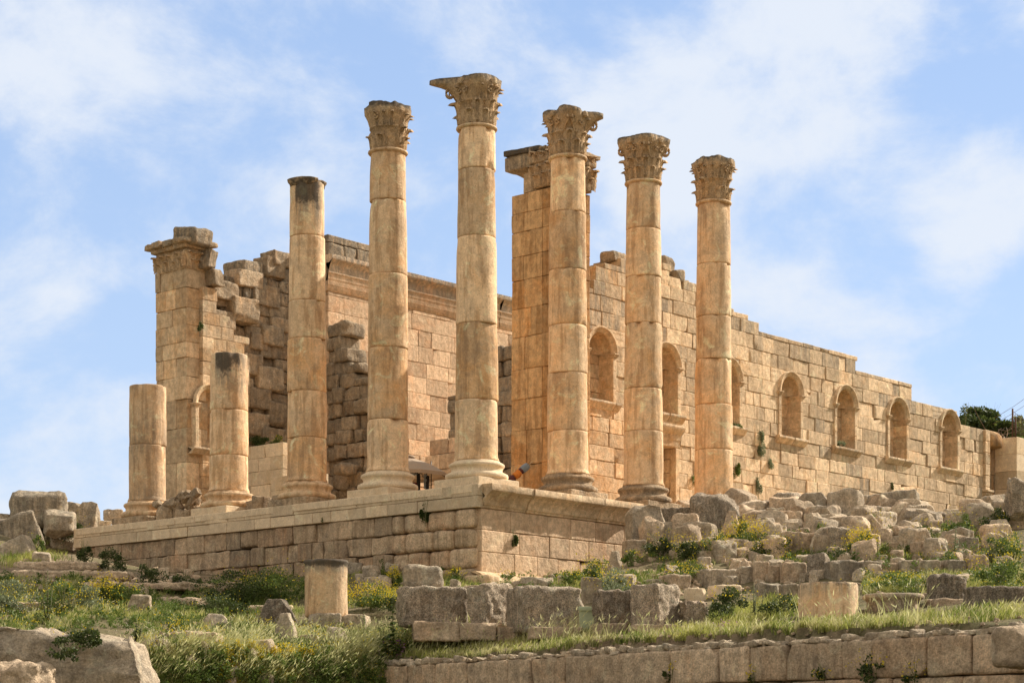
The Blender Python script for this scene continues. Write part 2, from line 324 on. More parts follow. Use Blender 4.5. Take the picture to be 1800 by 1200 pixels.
# ---------------------------------------------------------------- terrain
WL0=np.array([-4.0,62.]); WL1=np.array([13.2,38.])       # retaining wall face line, camera-frame metres
_wd=(WL1-WL0)/np.linalg.norm(WL1-WL0); _wn=np.array([-_wd[1],_wd[0]]); _wn=_wn if _wn[1]>0 else -_wn   # points away from camera
WLEN=np.linalg.norm(WL1-WL0)
ctl=[]
for px,py,d in [(0,1200,48),(300,1200,50),(600,1200,55),(0,1120,56),(250,1100,61),(450,1105,64),(600,1112,65),(300,1150,56),(500,1160,59),
  (0,1030,68),(200,1025,71),(400,1035,74),(450,1080,69),(570,1085,67),(760,1120,63.5),(1000,1117,60.5),(1150,1111,58),(1230,1100,57),(1450,1089,53),(1600,1083,50.5),(1750,1072,48.5),(1820,1066,47.5),
  (1320,1106,50),(1500,1101,47),(1700,1092,44.5),(1100,1120,53.8),(900,1138,58),(760,1150,61.3),
  (700,1045,70),(850,1045,69),(1000,1040,67),(1120,1030,67),
  (1300,1045,66),(1500,1040,62),(1700,1035,60),(1300,1000,70),(1500,1008,66),(1700,1005,65),(1500,975,70),(1300,985,72),(1700,965,69),(1180,960,75),(1300,940,76),(1500,925,77),(1750,930,75),
  (1300,915,81),(1500,905,82),(1780,905,80),(130,975,80),(200,990,79),(60,985,77),(0,975,80),(0,940,86),(60,920,91),(130,920,93)]:
    w3=onD(px,py,d); ctl.append((w3[0],w3[1],w3[2]))
ctl+=[(-1.6,0,-3.35),(-1.6,6,-3.0),(-1.6,12,-2.75),(-1.6,20,-2.0),(-1.6,23.3,-1.5),(-1,27,-.6),(3,30,-.4),(1,-1.8,-3.45),(7.4,-1.8,-3.2),(10,-2,-1.6),(12,1.5,-.6),(20,0,-.5),(30,1,0.4),(40,1,1.6),(48,1,2.6),(48,-8,0),
      (3,3,-1.5),(5,12,-1.),(15,15,-.9),(30,15,-.6),(45,15,-.3),(15,32,-.6),(35,32,-.4),(10,45,-1),(60,9,7.9),(58,2,7.2),(66,12,8.2),(58,22,6.5),(72,0,7.8),(62,-10,5.2),(75,-18,5.5),(90,0,7.),(90,22,7.),(52,-16,1.5),(-6,40,-1.0),(-20,30,-2.5)]
ctl=np.array(ctl)
def _U(r2): return np.where(r2>0,r2*np.log(np.maximum(r2,1e-12)),0)
_c=ctl[:,:2]/50; K=_U(((_c[:,None]-_c[None])**2).sum(-1)); nK=len(ctl); K+=np.eye(nK)*2e-5
Pm=np.hstack([np.ones((nK,1)),_c]); _A=np.block([[K,Pm],[Pm.T,np.zeros((3,3))]]); sol=np.linalg.solve(_A,np.concatenate([ctl[:,2],[0,0,0]]))
def tps(xy):
    r=np.empty(len(xy))
    for i in range(0,len(xy),20000):
        q=xy[i:i+20000]/50; r[i:i+20000]=_U(((q[:,None]-_c[None])**2).sum(-1))@sol[:nK]+sol[nK]+q@sol[nK+1:]
    return r
def sm(x): x=np.clip(x,0,1); return x*x*(3-2*x)
def height_cam(X,Y):
    xy=CAM[:2]+X[:,None]*RIGHT+Y[:,None]*FWD; z=np.clip(tps(xy),-10.8,8.6)
    far=sm((np.maximum.reduce([np.abs(X-4)-34,Y-140,46-Y]))/30.)
    z=z*(1-far)+far*np.where(Y<46,-11.,-9.8)
    z=z+.10*fbm(np.stack([xy[:,0]*.7,xy[:,1]*.7,0*X],1),4)*(1-far)+.045*fbm(np.stack([xy[:,0]*2.3,xy[:,1]*2.3,0*X],1),3)*(1-far)
    # step down in front of the retaining wall
    q=np.stack([X,Y],1)-WL0; s=q@_wd; d=q@_wn
    low=sm((s-.1)/.5)*sm((.45-d)/.3)*sm((20-(-d))/6.)
    z=z*(1-low)+low*np.minimum(z,-8.9)
    return z
def axis(lo,hi,step,far_lo,far_hi):
    a=list(np.arange(lo,hi+1e-6,step)); v=hi;s=step
    while v<far_hi: s*=1.35; v+=s; a.append(v)
    v=lo;s=step
    while v>far_lo: s*=1.35; v-=s; a.insert(0,v)
    return np.array(a)
GX=axis(-26,30,.33,-3500,3500); GY=axis(36,98,.33,-1500,6000)
gx,gy=np.meshgrid(GX,GY); GZ=height_cam(gx.ravel(),gy.ravel()).reshape(gx.shape)
def terr(X,Y):
    i=np.clip(np.searchsorted(GX,X)-1,0,len(GX)-2); j=np.clip(np.searchsorted(GY,Y)-1,0,len(GY)-2)
    u=(X-GX[i])/(GX[i+1]-GX[i]); v=(Y-GY[j])/(GY[j+1]-GY[j])
    return GZ[j,i]*(1-u)*(1-v)+GZ[j,i+1]*u*(1-v)+GZ[j+1,i]*(1-u)*v+GZ[j+1,i+1]*u*v
def ground_hit(px,py):
    px=np.atleast_1d(np.asarray(px,float)); py=np.atleast_1d(np.asarray(py,float)); D=np.arange(40,100,.25)
    best=np.full(len(px),np.nan)
    for k in range(0,len(px),20000):
        a=(px[k:k+20000,None]-CX)/F; e=(HY-py[k:k+20000,None])/F
        dz=CAM[2]+e*D-terr(a*D,D+0*a); hit=dz<=0; i=np.argmax(hit,1); ok=hit.any(1)&(i>0)
        r=np.full(len(i),np.nan); ii=i[ok]; rr=np.where(ok)[0]; d0=dz[rr,ii-1]; d1=dz[rr,ii]; r[ok]=D[ii-1]+.25*d0/(d0-d1); best[k:k+20000]=r
    return best
def gpos(px,py):
    d=ground_hit(px,py)[0]
    if not np.isfinite(d): d=ground_hit(px,py+12)[0]
    if not np.isfinite(d): d=80.
    return onD(px,py,d),d
# painted mask of turf amount: green plants cover most, worn path is bare
W=CAM[:2]+gx.ravel()[:,None]*RIGHT+gy.ravel()[:,None]*FWD
pxx=CX+F*gx.ravel()/np.maximum(gy.ravel(),1); pyy=HY-F*(GZ.ravel()-CAM[2])/np.maximum(gy.ravel(),1)
turf=.62+0*pxx
def ell(cx,cy,rx,ry): return np.exp(-(((pxx-cx)/rx)**2+((pyy-cy)/ry)**2))
for cx,cy,rx,ry,wt in [(230,1030,190,18,-.9),(60,990,80,22,-.9),(330,1022,90,12,-.7),(1250,1125,700,14,-.8),(1120,1010,90,25,-.3)]: turf+=wt*ell(cx,cy,rx,ry)
mb=MB(); P=np.stack([W[:,0],W[:,1],GZ.ravel()],1).reshape(len(GY),len(GX),3)
mb.grid(P,col=np.stack([np.clip(turf,0,1),0*turf,0*turf],1)); g=mb.build('ground',M['ground']); g['kind']='structure'
# ---------------------------------------------------------------- masonry walls
def place(kind,p0):      # 'B': face normal -b, u runs along a ; 'A': face normal -a, u runs along b ; returns f(u,depth,z)
    return (lambda u,d,z:(u,p0+d,z)) if kind=='B' else (lambda u,d,z:(p0+d,u,z))
def wall(mb,kind,p0,u0,u1,zs,top,t=1.1,ops=(),lmin=.6,lmax=1.5,jit=.012,r=.02,amp=.014,seg=.4,gap=.01,col=None,rough=0.,freq=2.,skip=0.,bot=None):
    f=place(kind,p0)
    for k in range(len(zs)-1):
        za,zb=zs[k],zs[k+1]; u=u0
        while u<u1-.05:
            ln=rng.uniform(lmin,lmax); v=min(u+ln,u1)
            if u1-v<lmin*.5: v=u1
            um=(u+v)/2; tp=top(um)
            if za+.12<tp and (bot is None or zb>bot(um)) and not (rough and rng.random()<skip and za+1<tp):
                zt=zb if tp>za+.7*(zb-za) else max(tp,za+.2)
                tone=rng.uniform(.15,.9); hue=rng.uniform(0,1)**1.5; lich=0.; gap=rng.uniform(.004,.018)
                if col is not None: tone,hue,lich=col(um,(za+zt)/2,tone,hue)
                dd=rng.normal()*jit+ (rng.uniform(-.05,.22)*rough)
                rects=[(u,v,za,zt,r)]
                for o in ops:
                    nr=[]
                    for (a,b,c,d,rr) in rects:
                        lo,hi=o['c']-o['w'],o['c']+o['w']
                        if b<=lo or a>=hi or d<=o['zb'] or c>=o['zs']+o['r']: nr.append((a,b,c,d,rr)); continue
                        if c<o['zb']: nr.append((a,b,c,o['zb'],rr*.5)); c=o['zb']
                        if c<o['zs']:
                            d1=min(d,o['zs'])
                            if a<lo: nr.append((a,lo,c,d1,rr))
                            if b>hi: nr.append((hi,b,c,d1,rr))
                            c=d1
                        while c<d-1e-6 and o['r']>0:
                            d1=min(c+.13,d)
                            h=min(max((c+d1)/2-o['zs'],0),o['r']+.05)
                            w_=math.sqrt(max((o['r']+.06)**2-h*h,0)) if h<o['r']+.06 else 0
                            if w_<=0: nr.append((a,b,c,d1,.003))
                            else:
                                if a<o['c']-w_: nr.append((a,min(b,o['c']-w_),c,d1,.003))
                                if b>o['c']+w_: nr.append((max(a,o['c']+w_),b,c,d1,.003))
                            c=d1
                        if o['r']==0 and c<d and d>o['zs']: nr.append((a,b,max(c,o['zs']),d,rr))
                    rects=nr
                for (a,b,c,d,rr) in rects:
                    if b-a<.03 or d-c<.02: continue
                    g_=gap if rr>.01 else 0.
                    ctr=f((a+b)/2,t/2+dd,(c+d)/2); L_=b-a-g_; H_=d-c-(g_ if rr>.01 else -.002)
                    sz=(L_,t,H_) if kind=='B' else (t,L_,H_)
                    big=rough>0 or (rng.random()<.25 and rr>.01)
                    mb.box(ctr,sz,None,rr*(1 if not big else 1.6) if not rough else min(.07,rr*1.5),amp*(1 if not big else 1.9),freq,seg,(tone,hue,lich),cuts=(rng.integers(0,3) if rough else (1 if rng.random()<.15 else 0)),cutd=.93 if rough else .96)
            u=v
def core(mb,kind,p0,u0,u1,z0,top,d0,d1,col=(.2,.4,.3),step=1.,ops=()):
    f=place(kind,p0); u=u0
    while u<u1-.01:
        v=min(u+step,u1); zt=min(top(u+.05),top(v-.05),top((u+v)/2))-.12
        if zt>z0+.2:
            c=f((u+v)/2,(d0+d1)/2,(z0+zt)/2); s=(v-u,d1-d0,zt-z0) if kind=='B' else (d1-d0,v-u,zt-z0)
            mb.box(c,s,None,.01,.0,1,5,col)
        u=v
def courses(z0,z1,h=.62,var=.07):
    z=[z0]
    while z[-1]<z1: z.append(z[-1]+h+rng.uniform(-var,var))
    return z
def sweepB(mb,kind,p0,u0,u1,prof,col=(.6,.3,0),amp=.012,step=.4,breaks=None,ends=True,lichtop=0.,jt=.012):
    """moulding: prof = [(out,z)...] extruded along u, 'out' metres proud of the face; cut in stones with slight steps"""
    f=place(kind,p0); us=[u0]
    while us[-1]<u1-.01:
        us.append(min(us[-1]+(breaks or 1.4)*rng.uniform(.7,1.3),u1))
    if len(us)>2 and us[-1]-us[-2]<.3: us.pop(-2)
    q0=np.asarray(prof,float); pp=[q0[0]]
    for i in range(1,len(q0)-1):
        d0=q0[i]-q0[i-1]; d1=q0[i+1]-q0[i]; l0,l1=np.linalg.norm(d0),np.linalg.norm(d1)
        pp+=[q0[i]-d0/l0*min(.008,l0*.3),q0[i]+d1/l1*min(.008,l1*.3)]
    prof=np.array(pp+[q0[-1]])
    for a,b in zip(us[:-1],us[1:]):
        g=.008; n=max(2,int((b-a)/step)+1); uu=np.linspace(a+g,b-g,n+1); off=rng.normal()*jt; tone=rng.uniform(.25,.8); hue=rng.uniform(.2,.7)
        P=np.zeros((n+1,len(prof)+2,3)); 
        pr=np.vstack([[-.3,prof[0,1]],prof,[-.3,prof[-1,1]]])
        for i,u in enumerate(uu):
            for j,(o,z) in enumerate(pr): P[i,j]=f(u,-(o+(off if o>-.2 else 0)),z)
        N=np.zeros_like(P); N[...,1 if kind=='B' else 0]=-1; N[:,0]=0;N[:,-1]=0
        c=np.zeros(P.shape); c[...,0]=tone; c[...,1]=hue; c[...,2]=lichtop*(pr[None,:,1]-pr[0,1])/(pr[-1,1]-pr[0,1]+1e-6)
        mb.grid(P,c.reshape(-1,3),N,amp,2.5)
        for e in (0,n):
            k=len(pr); ctr=P[e].mean(0); mb.add(np.vstack([P[e],[ctr]]),np.zeros((0,4),int),(tone,hue,0),tri=np.array([[k,q,q+1] if e else [k,q+1,q] for q in range(k-1)]))
def niche(par,kind,p0,o,depth,name='niche',mat='wall',sill=True):
    f=place(kind,p0); c,wd,zb,zs,r=o['c'],o['w'],o['zb'],o['zs'],o['r']
    mb=MB()
    # back wall of coursed stones, slightly wider than the opening so it butts behind the jambs
    zz=zb-.1
    while zz<zs+.05:
        h=.6; u=c-wd-.06; 
        cut=c+rng.uniform(-.4,.4)
        for a,b in ((u,cut),(cut,c+wd+.06)):
            s=(b-a-.012,.3,h-.012); q=f((a+b)/2,depth+.15+rng.uniform(-.01,.02),zz+h/2)
            mb.box(q,s if kind=='B' else (s[1],s[0],s[2]),None,.02,.012,2,.4,(rng.uniform(.2,.8),rng.uniform(.4,.9),0))
        zz+=h
    nb=mb.build(name,M[mat],par)
    # vault: fluted half dome / barrel
    mb=MB(); nth=25; nd_=9; P=np.zeros((nth,nd_,3)); N=np.zeros((nth,nd_,3))
    for i in range(nth):
        th=math.pi*i/(nth-1)
        for j in range(nd_):
            s=j/(nd_-1); q=(r+.02)*(math.cos(s*1.45)**.55); dd=.05+ (depth-.05)*math.sin(s*math.pi/2)
            q*=1+.035*math.sin(th*16)
            P[i,j]=f(c+q*math.cos(th),dd,zs+q*math.sin(th))
    mb.grid(P,(.4,.6,0),N,.01,3)
    mb.build('shell_vault',M[mat],nb)
    mb=MB()    # archivolt: three stepped fillets swept round the arch
    pr=[(r-.0,-.06),(r-.0,.05),(r+.06,.055),(r+.07,.09),(r+.15,.095),(r+.16,.135),(r+.23,.15),(r+.25,.13),(r+.255,-.06)]
    P=np.zeros((27,len(pr),3)); N=np.zeros_like(P)
    for i in range(27):
        th=math.pi*i/26
        for j,(q,od) in enumerate(pr):
            P[i,j]=f(c+q*math.cos(th),-od,zs+q*math.sin(th)); N[i,j]=np.array(f(math.cos(th),0,math.sin(th)))-np.array(f(0,0,0))
    mb.grid(P,(.55,.4,.1),N,.012,3); mb.build('arch_moulding',M[mat],nb)
    for sgn in (-1,1):
        mb=MB(); x=c+sgn*(wd+.11)
        zz=zb
        while zz<zs-.16:
            h=min(rng.uniform(.5,.8),zs-.16-zz)
            q=f(x,.34,zz+h/2); s=(.22,.8,h-.01); mb.box(q,s if kind=='B' else (s[1],s[0],s[2]),None,.02,.012,3,.25,(rng.uniform(.3,.8),rng.uniform(.2,.7),0)); zz+=h
        for k,(e,hh) in enumerate(((.03,.06),(.07,.06),(.11,.05))):
            q=f(x+sgn*e*.3,.33-e/2,zs-.17+.058*k+.03); s=(.24+e*1.2,.8+e,hh); mb.box(q,s if kind=='B' else (s[1],s[0],s[2]),None,.015,.006,3,.3,(.5,.4,.1))
        mb.build('jamb',M[mat],nb)
    if sill:
        mb=MB()
        sweepB(mb,kind,p0,c-wd-.42,c+wd+.42,[(.0,zb-.34),(.05,zb-.32),(.08,zb-.26),(.15,zb-.18),(.2,zb-.12),(.22,zb-.10),(.22,zb),(.0,zb+.005),(-.7,zb+.01)],col=(.6,.4,0),amp=.03,breaks=1.1,lichtop=.4)
        mb.build('sill',M[mat],nb)
    return nb
def prof_fn(pts):     # step profile: list (u,z) with z valid from that u on
    us=[p[0] for p in pts]; zz=[p[1] for p in pts]
    def f(u):
        k=max(0,np.searchsorted(us,u,side='right')-1); return zz[k]
    return f
# ---- right cella wall
BW=4.2
topR=prof_fn([(9,9.8),(11.55,10.42),(12.45,11.1),(13.3,11.5),(16.3,11.8),(17.4,11.3),(18.9,10.6),(21.8,10.5),(23.37,9.88),(32.0,9.18),(37.06,8.35),(42.5,7.5),(46,7.5)])
NI=[12.25,16.8,21.5,26.5,31.3,36.2,41.4]
ops=[dict(c=c,w=.8,zb=5.2,zs=7.3,r=.8) for c in NI]
door=dict(c=16.85,w=.62,zb=-2,zs=3.75,r=0)
rw=root('temple_side_wall',(27,BW,0),'long honey coloured ashlar wall with a row of arched niches and a stepped broken top, right of the columns','wall')
mb=MB()
zs_=courses(-1.86,3.9,.62,.05); zs_=[z+(3.9-zs_[-1]) for z in zs_]; zs_=zs_+courses(3.9,12.2,.63,.05)[1:]
def colR(u,z,tone,hue):
    s=0.
    if u<22 and z>7.6 and rng.random()<.4: s=.4; tone*=.8
    if rng.random()<.05: s=.4; tone*=.75
    if u<15 and z<5.2: hue=min(1,hue+.5)
    if z>topR(u)-.65 and rng.random()<.5: s=max(s,.35)
    return tone,hue*(.55 if u>17 else 1),s
wall(mb,'B',BW,9.6,45.2,zs_,topR,t=1.2,ops=ops+[door],lmin=.55,lmax=1.55,col=colR,amp=.014,jit=.017,seg=.3)
core(mb,'B',BW,9.8,45.0,-2,lambda u:0 if abs(u-16.85)<.9 else topR(u),.9,1.25,step=.5)
core(mb,'B',BW,15.5,18.4,3.9,topR,.9,1.25,step=.5)
mb.build('masonry',M['wall'],rw)
for o in ops: niche(rw,'B',BW,o,.72)
# doorway
dr=MB(); sweepB(dr,'B',BW,15.9,17.8,[(.02,3.75),(.06,3.8),(.06,4.05),(.1,4.1),(.1,4.3),(.16,4.36),(.3,4.5),(.34,4.6),(.34,4.7),(0,4.72)],amp=.02,breaks=3)
for x in (16.12,17.58): dr.box((x,BW+.1,1.1),(.27,.34,5.28),None,.02,.015,2,.3,(.55,.5,0))
dr.build('door_frame',M['wall'],rw)
mb=MB(); mb.box((16.85,BW+3.6,1.5),(3.6,.5,7),None,.02,.01,2,1,(.3,.6,0)); mb.box((16.85,BW+2.3,4.6),(3.6,2.6,.5),None,.02,.01,2,1,(.3,.6,0))  # back wall, sides and roof slab added behind the door to darken its opening
for x in (15.2,18.5): mb.box((x,BW+2.3,1.4),(.5,2.3,6.4),None,.02,.01,2,1,(.3,.6,0))
mb.build('door_shade_box',M['anta'],rw)
# broken core on top behind the second column
mb=MB()
for (u,z,l,h,d) in [(18.0,11.45,.7,.6,.5),(18.7,11.2,.6,.5,.7),(19.4,11.0,.9,.55,.6),(20.2,10.9,.7,.5,.5),(20.9,10.8,.8,.4,.6),(19.8,11.2,.5,.4,.9),(17.6,11.9,.8,.8,.8),(13.9,11.6,.9,.5,.6)]:
    mb.box((u,BW+d,z),(l,.9,h),euler(0,rng.uniform(-.15,.15),rng.uniform(-.2,.2)),.1,.09,1.6,.15,(rng.uniform(.2,.7),.5,.3),cuts=3,cutd=.85)
mb.build('broken_core',M['rubble'],rw)
# wall end: corner pilaster strip with impost, recessed return
mb=MB(); zz=-1
while zz<7.3: mb.box((45.3,BW+.3,zz+.31),(.5,.9,.61),None,.03,.015,2,.3,(rng.uniform(.3,.8),.4,0)); zz+=.62
mb.box((45.3,BW+.2,4.35),(.75,1.1,.14),None,.03,.02,2,.3,(.5,.4,.3)); mb.box((45.3,BW+.25,4.2),(.6,.95,.16),None,.03,.02,2,.3,(.5,.4,.3))
mb.build('corner_pilaster',M['wall'],rw)
rt=root('recessed_wall',(47,BW+1.2,0),'stained recessed stretch of ashlar wall between the niche wall and the plain cream wall at the right edge','wall')
mb=MB(); wall(mb,'B',BW+1.0,45.7,48.2,courses(-1,7.6,.95,.05),lambda u:7.72,t=.9,lmin=1.0,lmax=1.7,col=lambda u,z,t,h:(t*.6,.7,.45),amp=.03); core(mb,'B',BW+1.0,45.6,48.3,-1,lambda u:7.6,.5,.8); mb.build('masonry',M['anta'],rt)
mb=MB(); mb.lathe((47.1,BW+1.0,7.5),[(0.9,-.5),(.9,.1),(.7,.3),(.4,.4)],24,.03,2,(.3,.8,.3)); mb.build('rounded_stone',M['anta'],rt)
cr=root('plain_cream_wall',(51,BW-.2,0),'plain cream coursed wall closing the right edge of the photo below the bush','wall')
mb=MB(); zz=courses(-1,7.6,.95,.04)
wall(mb,'B',BW-.3,48.25,56,zz,lambda u:7.75 if u<52 else 7.5,t=1.6,lmin=1.4,lmax=2.6,r=.015,gap=.008,amp=.008); core(mb,'B',BW-.3,48.4,56,-1,lambda u:7.5,.7,1.2); mb.build('masonry',M['cream'],cr)

# ---- leaves and carving
def leaf(mb,c,R_,th,z0,h,wd,bul=.24,col=(.5,.5,0),flat=None,rb=0.02):
    """acanthus leaf as a relief hugging radius R_; flat=(ux,uy,nx,ny,px,py) puts it on a flat face"""
    n,m=12,13; P=np.zeros((n,m,3))
    s=np.linspace(0,1,n); out=rb+.06*s+bul*np.clip((s-.45)/.55,0,1)**1.8; zz=h*np.where(s<.86,s/.86,1-(s-.86)*1.15); out=np.where(s>.86,out*(1+.1*(s-.86)),out)
    ww=wd*(.62+.5*np.sin(np.pi*np.clip(s*.95+.12,0,1))**.8)*np.where(s>.8,1-1.8*(s-.8),1)
    for j in range(m):
        t=-1+2*j/(m-1)
        lob=1+.16*np.cos(s*math.pi*9)*abs(t)
        o=out*(1-.55*t*t)+.05*math.cos(t*math.pi*5)*(1-abs(t)*.4)-.05*abs(t)**4
        x=ww*.5*t*lob
        for i in range(n):
            if flat is None:
                a=th+x[i]/R_; rr=R_+o[i]; P[i,j]=(c[0]+rr*math.cos(a),c[1]+rr*math.sin(a),c[2]+z0+zz[i])
            else:
                ux,uy,nx,ny,px,py=flat; P[i,j]=(px+ux*x[i]+nx*o[i],py+uy*x[i]+ny*o[i],z0+zz[i])
    mb.grid(P,col,None)
def volute(mb,c,dirx,diry,z,r,rad=.045,col=(.5,.5,.1),turn=1,side=0.):
    pts=[]; 
    for k in range(22):
        a=math.pi*.5-turn*k*.42; q=r*(1-k/24.); pts.append((c[0]+dirx*q*math.cos(a)-diry*side,c[1]+diry*q*math.cos(a)+dirx*side,z+q*math.sin(a)))
    mb.tube(pts,np.linspace(rad,rad*.6,22),6,col)
def capital(par,cx,cy,z0,ztop,reach,mid=.84,pw=2.2,worn=0.,top_lich=.8,lower=True,tlt=0.):
    H=ztop-z0; c=(cx,cy,z0); cap=MB()
    bell=[(.62,0),(.645,.05*H),(.635,.3*H),(.655,.49*H),(.70,.50*H),(.70,.53*H),(.67,.55*H),(.69,.64*H),(.75,.76*H),(.82,.84*H),(.86,.88*H)]
    cap.lathe(c,bell,40,.02,2.5,(.3,.5,0),lich=lambda P:np.clip((P[:,2]/H-.6)*top_lich*.6,0,1))
    bm=cap.build('capital_bell',M['cap'],par)
    lv=MB()
    for k in range(8):
        a=R(22.5+45*k); 
        if rng.random()<worn*.6: continue
        lc=(rng.uniform(.3,.7),rng.uniform(.3,.8),.1)
        leaf(lv,c,.64,a,.02*H,H*.30*rng.uniform(.92,1.05),.50,.17*rng.uniform(.6,1.1),lc,rb=.05)
    for k in range(8):
        a=R(45*k)
        if rng.random()<worn*.5: continue
        leaf(lv,c,.65,a,.06*H,H*.50*rng.uniform(.95,1.03),.46,.27*rng.uniform(.6,1.1),(rng.uniform(.3,.7),rng.uniform(.3,.8),.15))
    for k in range(16):
        a=R(22.5*k+11.25)
        if rng.random()<.15+worn*.5: continue
        leaf(lv,c,.68,a,.50*H,H*.34,.28,.22,(rng.uniform(.3,.6),.5,.25))
    lv.build('acanthus_leaves',M['cap'],bm)
    vo=MB()
    for k in range(4):
        a=R(45+90*k); rk=min(reach[k],1.2); dx,dy=math.cos(a),math.sin(a)
        if rk>.98:
            for sd in (-.09,.09): volute(vo,(cx+dx*(rk*.80),cy+dy*(rk*.80)),dx,dy,z0+.73*H,.19,side=sd)
            for sd in (-.3,.3):
                pts=[(cx+math.cos(a+sd*(1-q))*(.68+(rk*.86-.68)*q**1.5),cy+math.sin(a+sd*(1-q))*(.68+(rk*.86-.68)*q**1.5),z0+H*(.50+.33*q)) for q in np.linspace(0,1,8)]
                vo.tube(pts,np.linspace(.035,.06,8),6,(.5,.5,.2))
        a2=R(90*k); 
        for sd in (-1,1):
            px,py=cx+math.cos(a2+sd*.17)*.80,cy+math.sin(a2+sd*.17)*.80
            if rng.random()>worn: volute(vo,(px,py),-math.sin(a2),math.cos(a2),z0+.72*H,.13,.032,turn=sd)
        if worn<.6: vo.box((cx+math.cos(a2)*.86,cy+math.sin(a2)*.86,z0+.9*H),(.2,.2,.22),rotz(a2),.06,.04,6,.08,(.5,.5,.3))
    vo.build('volutes',M['cap'],bm)
    # abacus with concave sides; each horn has its own surviving length
    ab=MB(); nth=96; th=np.linspace(0,2*math.pi,nth,endpoint=False)
    Rr=np.full(nth,mid)
    for k in range(4):
        ang=R(45+90*k); d=np.abs((th-ang+math.pi)%(2*math.pi)-math.pi); wgt=np.where(d<math.pi/4,np.clip(np.cos(d*2),0,1),0)**(pw if reach[k]<1.5 else pw*4)
        Rr=np.maximum(Rr,mid+(reach[k]-mid)*wgt)
    sd=rng.uniform(0,50); jag=1+(.05+.07*worn)*fbm(np.stack([np.cos(th)*3+sd,np.sin(th)*3,0*th],1),3); Rr=Rr*jag
    rows=[(.66,0,-.80),(.72,.16,-.62),(.77,.36,-.46),(.82,.62,-.33),(.86,.86,-.24),(.86,.90,-.15),(.86,1.,-.13),(.86,1.,.0),(.8,.9,.03)]
    P=[];
    topn=.08*fbm(np.stack([np.cos(th)*2+sd,np.sin(th)*2,0*th+3],1),3)*(1+2*worn)
    for b0,f_,dz in rows:
        Rc=np.where(Rr>1.2,1.2+(Rr-1.2)*(1. if dz>-.16 else 0.),Rr); rr=b0*.98+(Rc-.86)*f_; rr=np.maximum(rr,.5)
        P.append(np.stack([cx+rr*np.cos(th),cy+rr*np.sin(th),ztop+dz*H/1.78*1.1+(topn if dz>-.05 else 0*th)],1))
    P=np.array(P); P=np.concatenate([P,P[:,:1]],1)
    N=np.zeros_like(P); N[...,0]=np.concatenate([np.cos(th),[1]]);N[...,1]=np.concatenate([np.sin(th),[0]]); N[:,-1]=N[:,0]
    cc=np.zeros(P.shape); cc[...,0]=.35; cc[...,1]=.45; cc[...,2]=(np.array([0,.0,.1,.15,.25,.35,.6,.8,.8])*top_lich)[:,None]
    ab.grid(P,cc.reshape(-1,3),N,.035,4.)
    k=nth+1; ab.add(np.vstack([P[-1],[[cx,cy,ztop+.07]]]),np.zeros((0,4),int),(.35,.4,top_lich),tri=np.array([[k,q,q+1] for q in range(nth)]))
    ab.build('abacus',M['cap'],bm)
    return bm
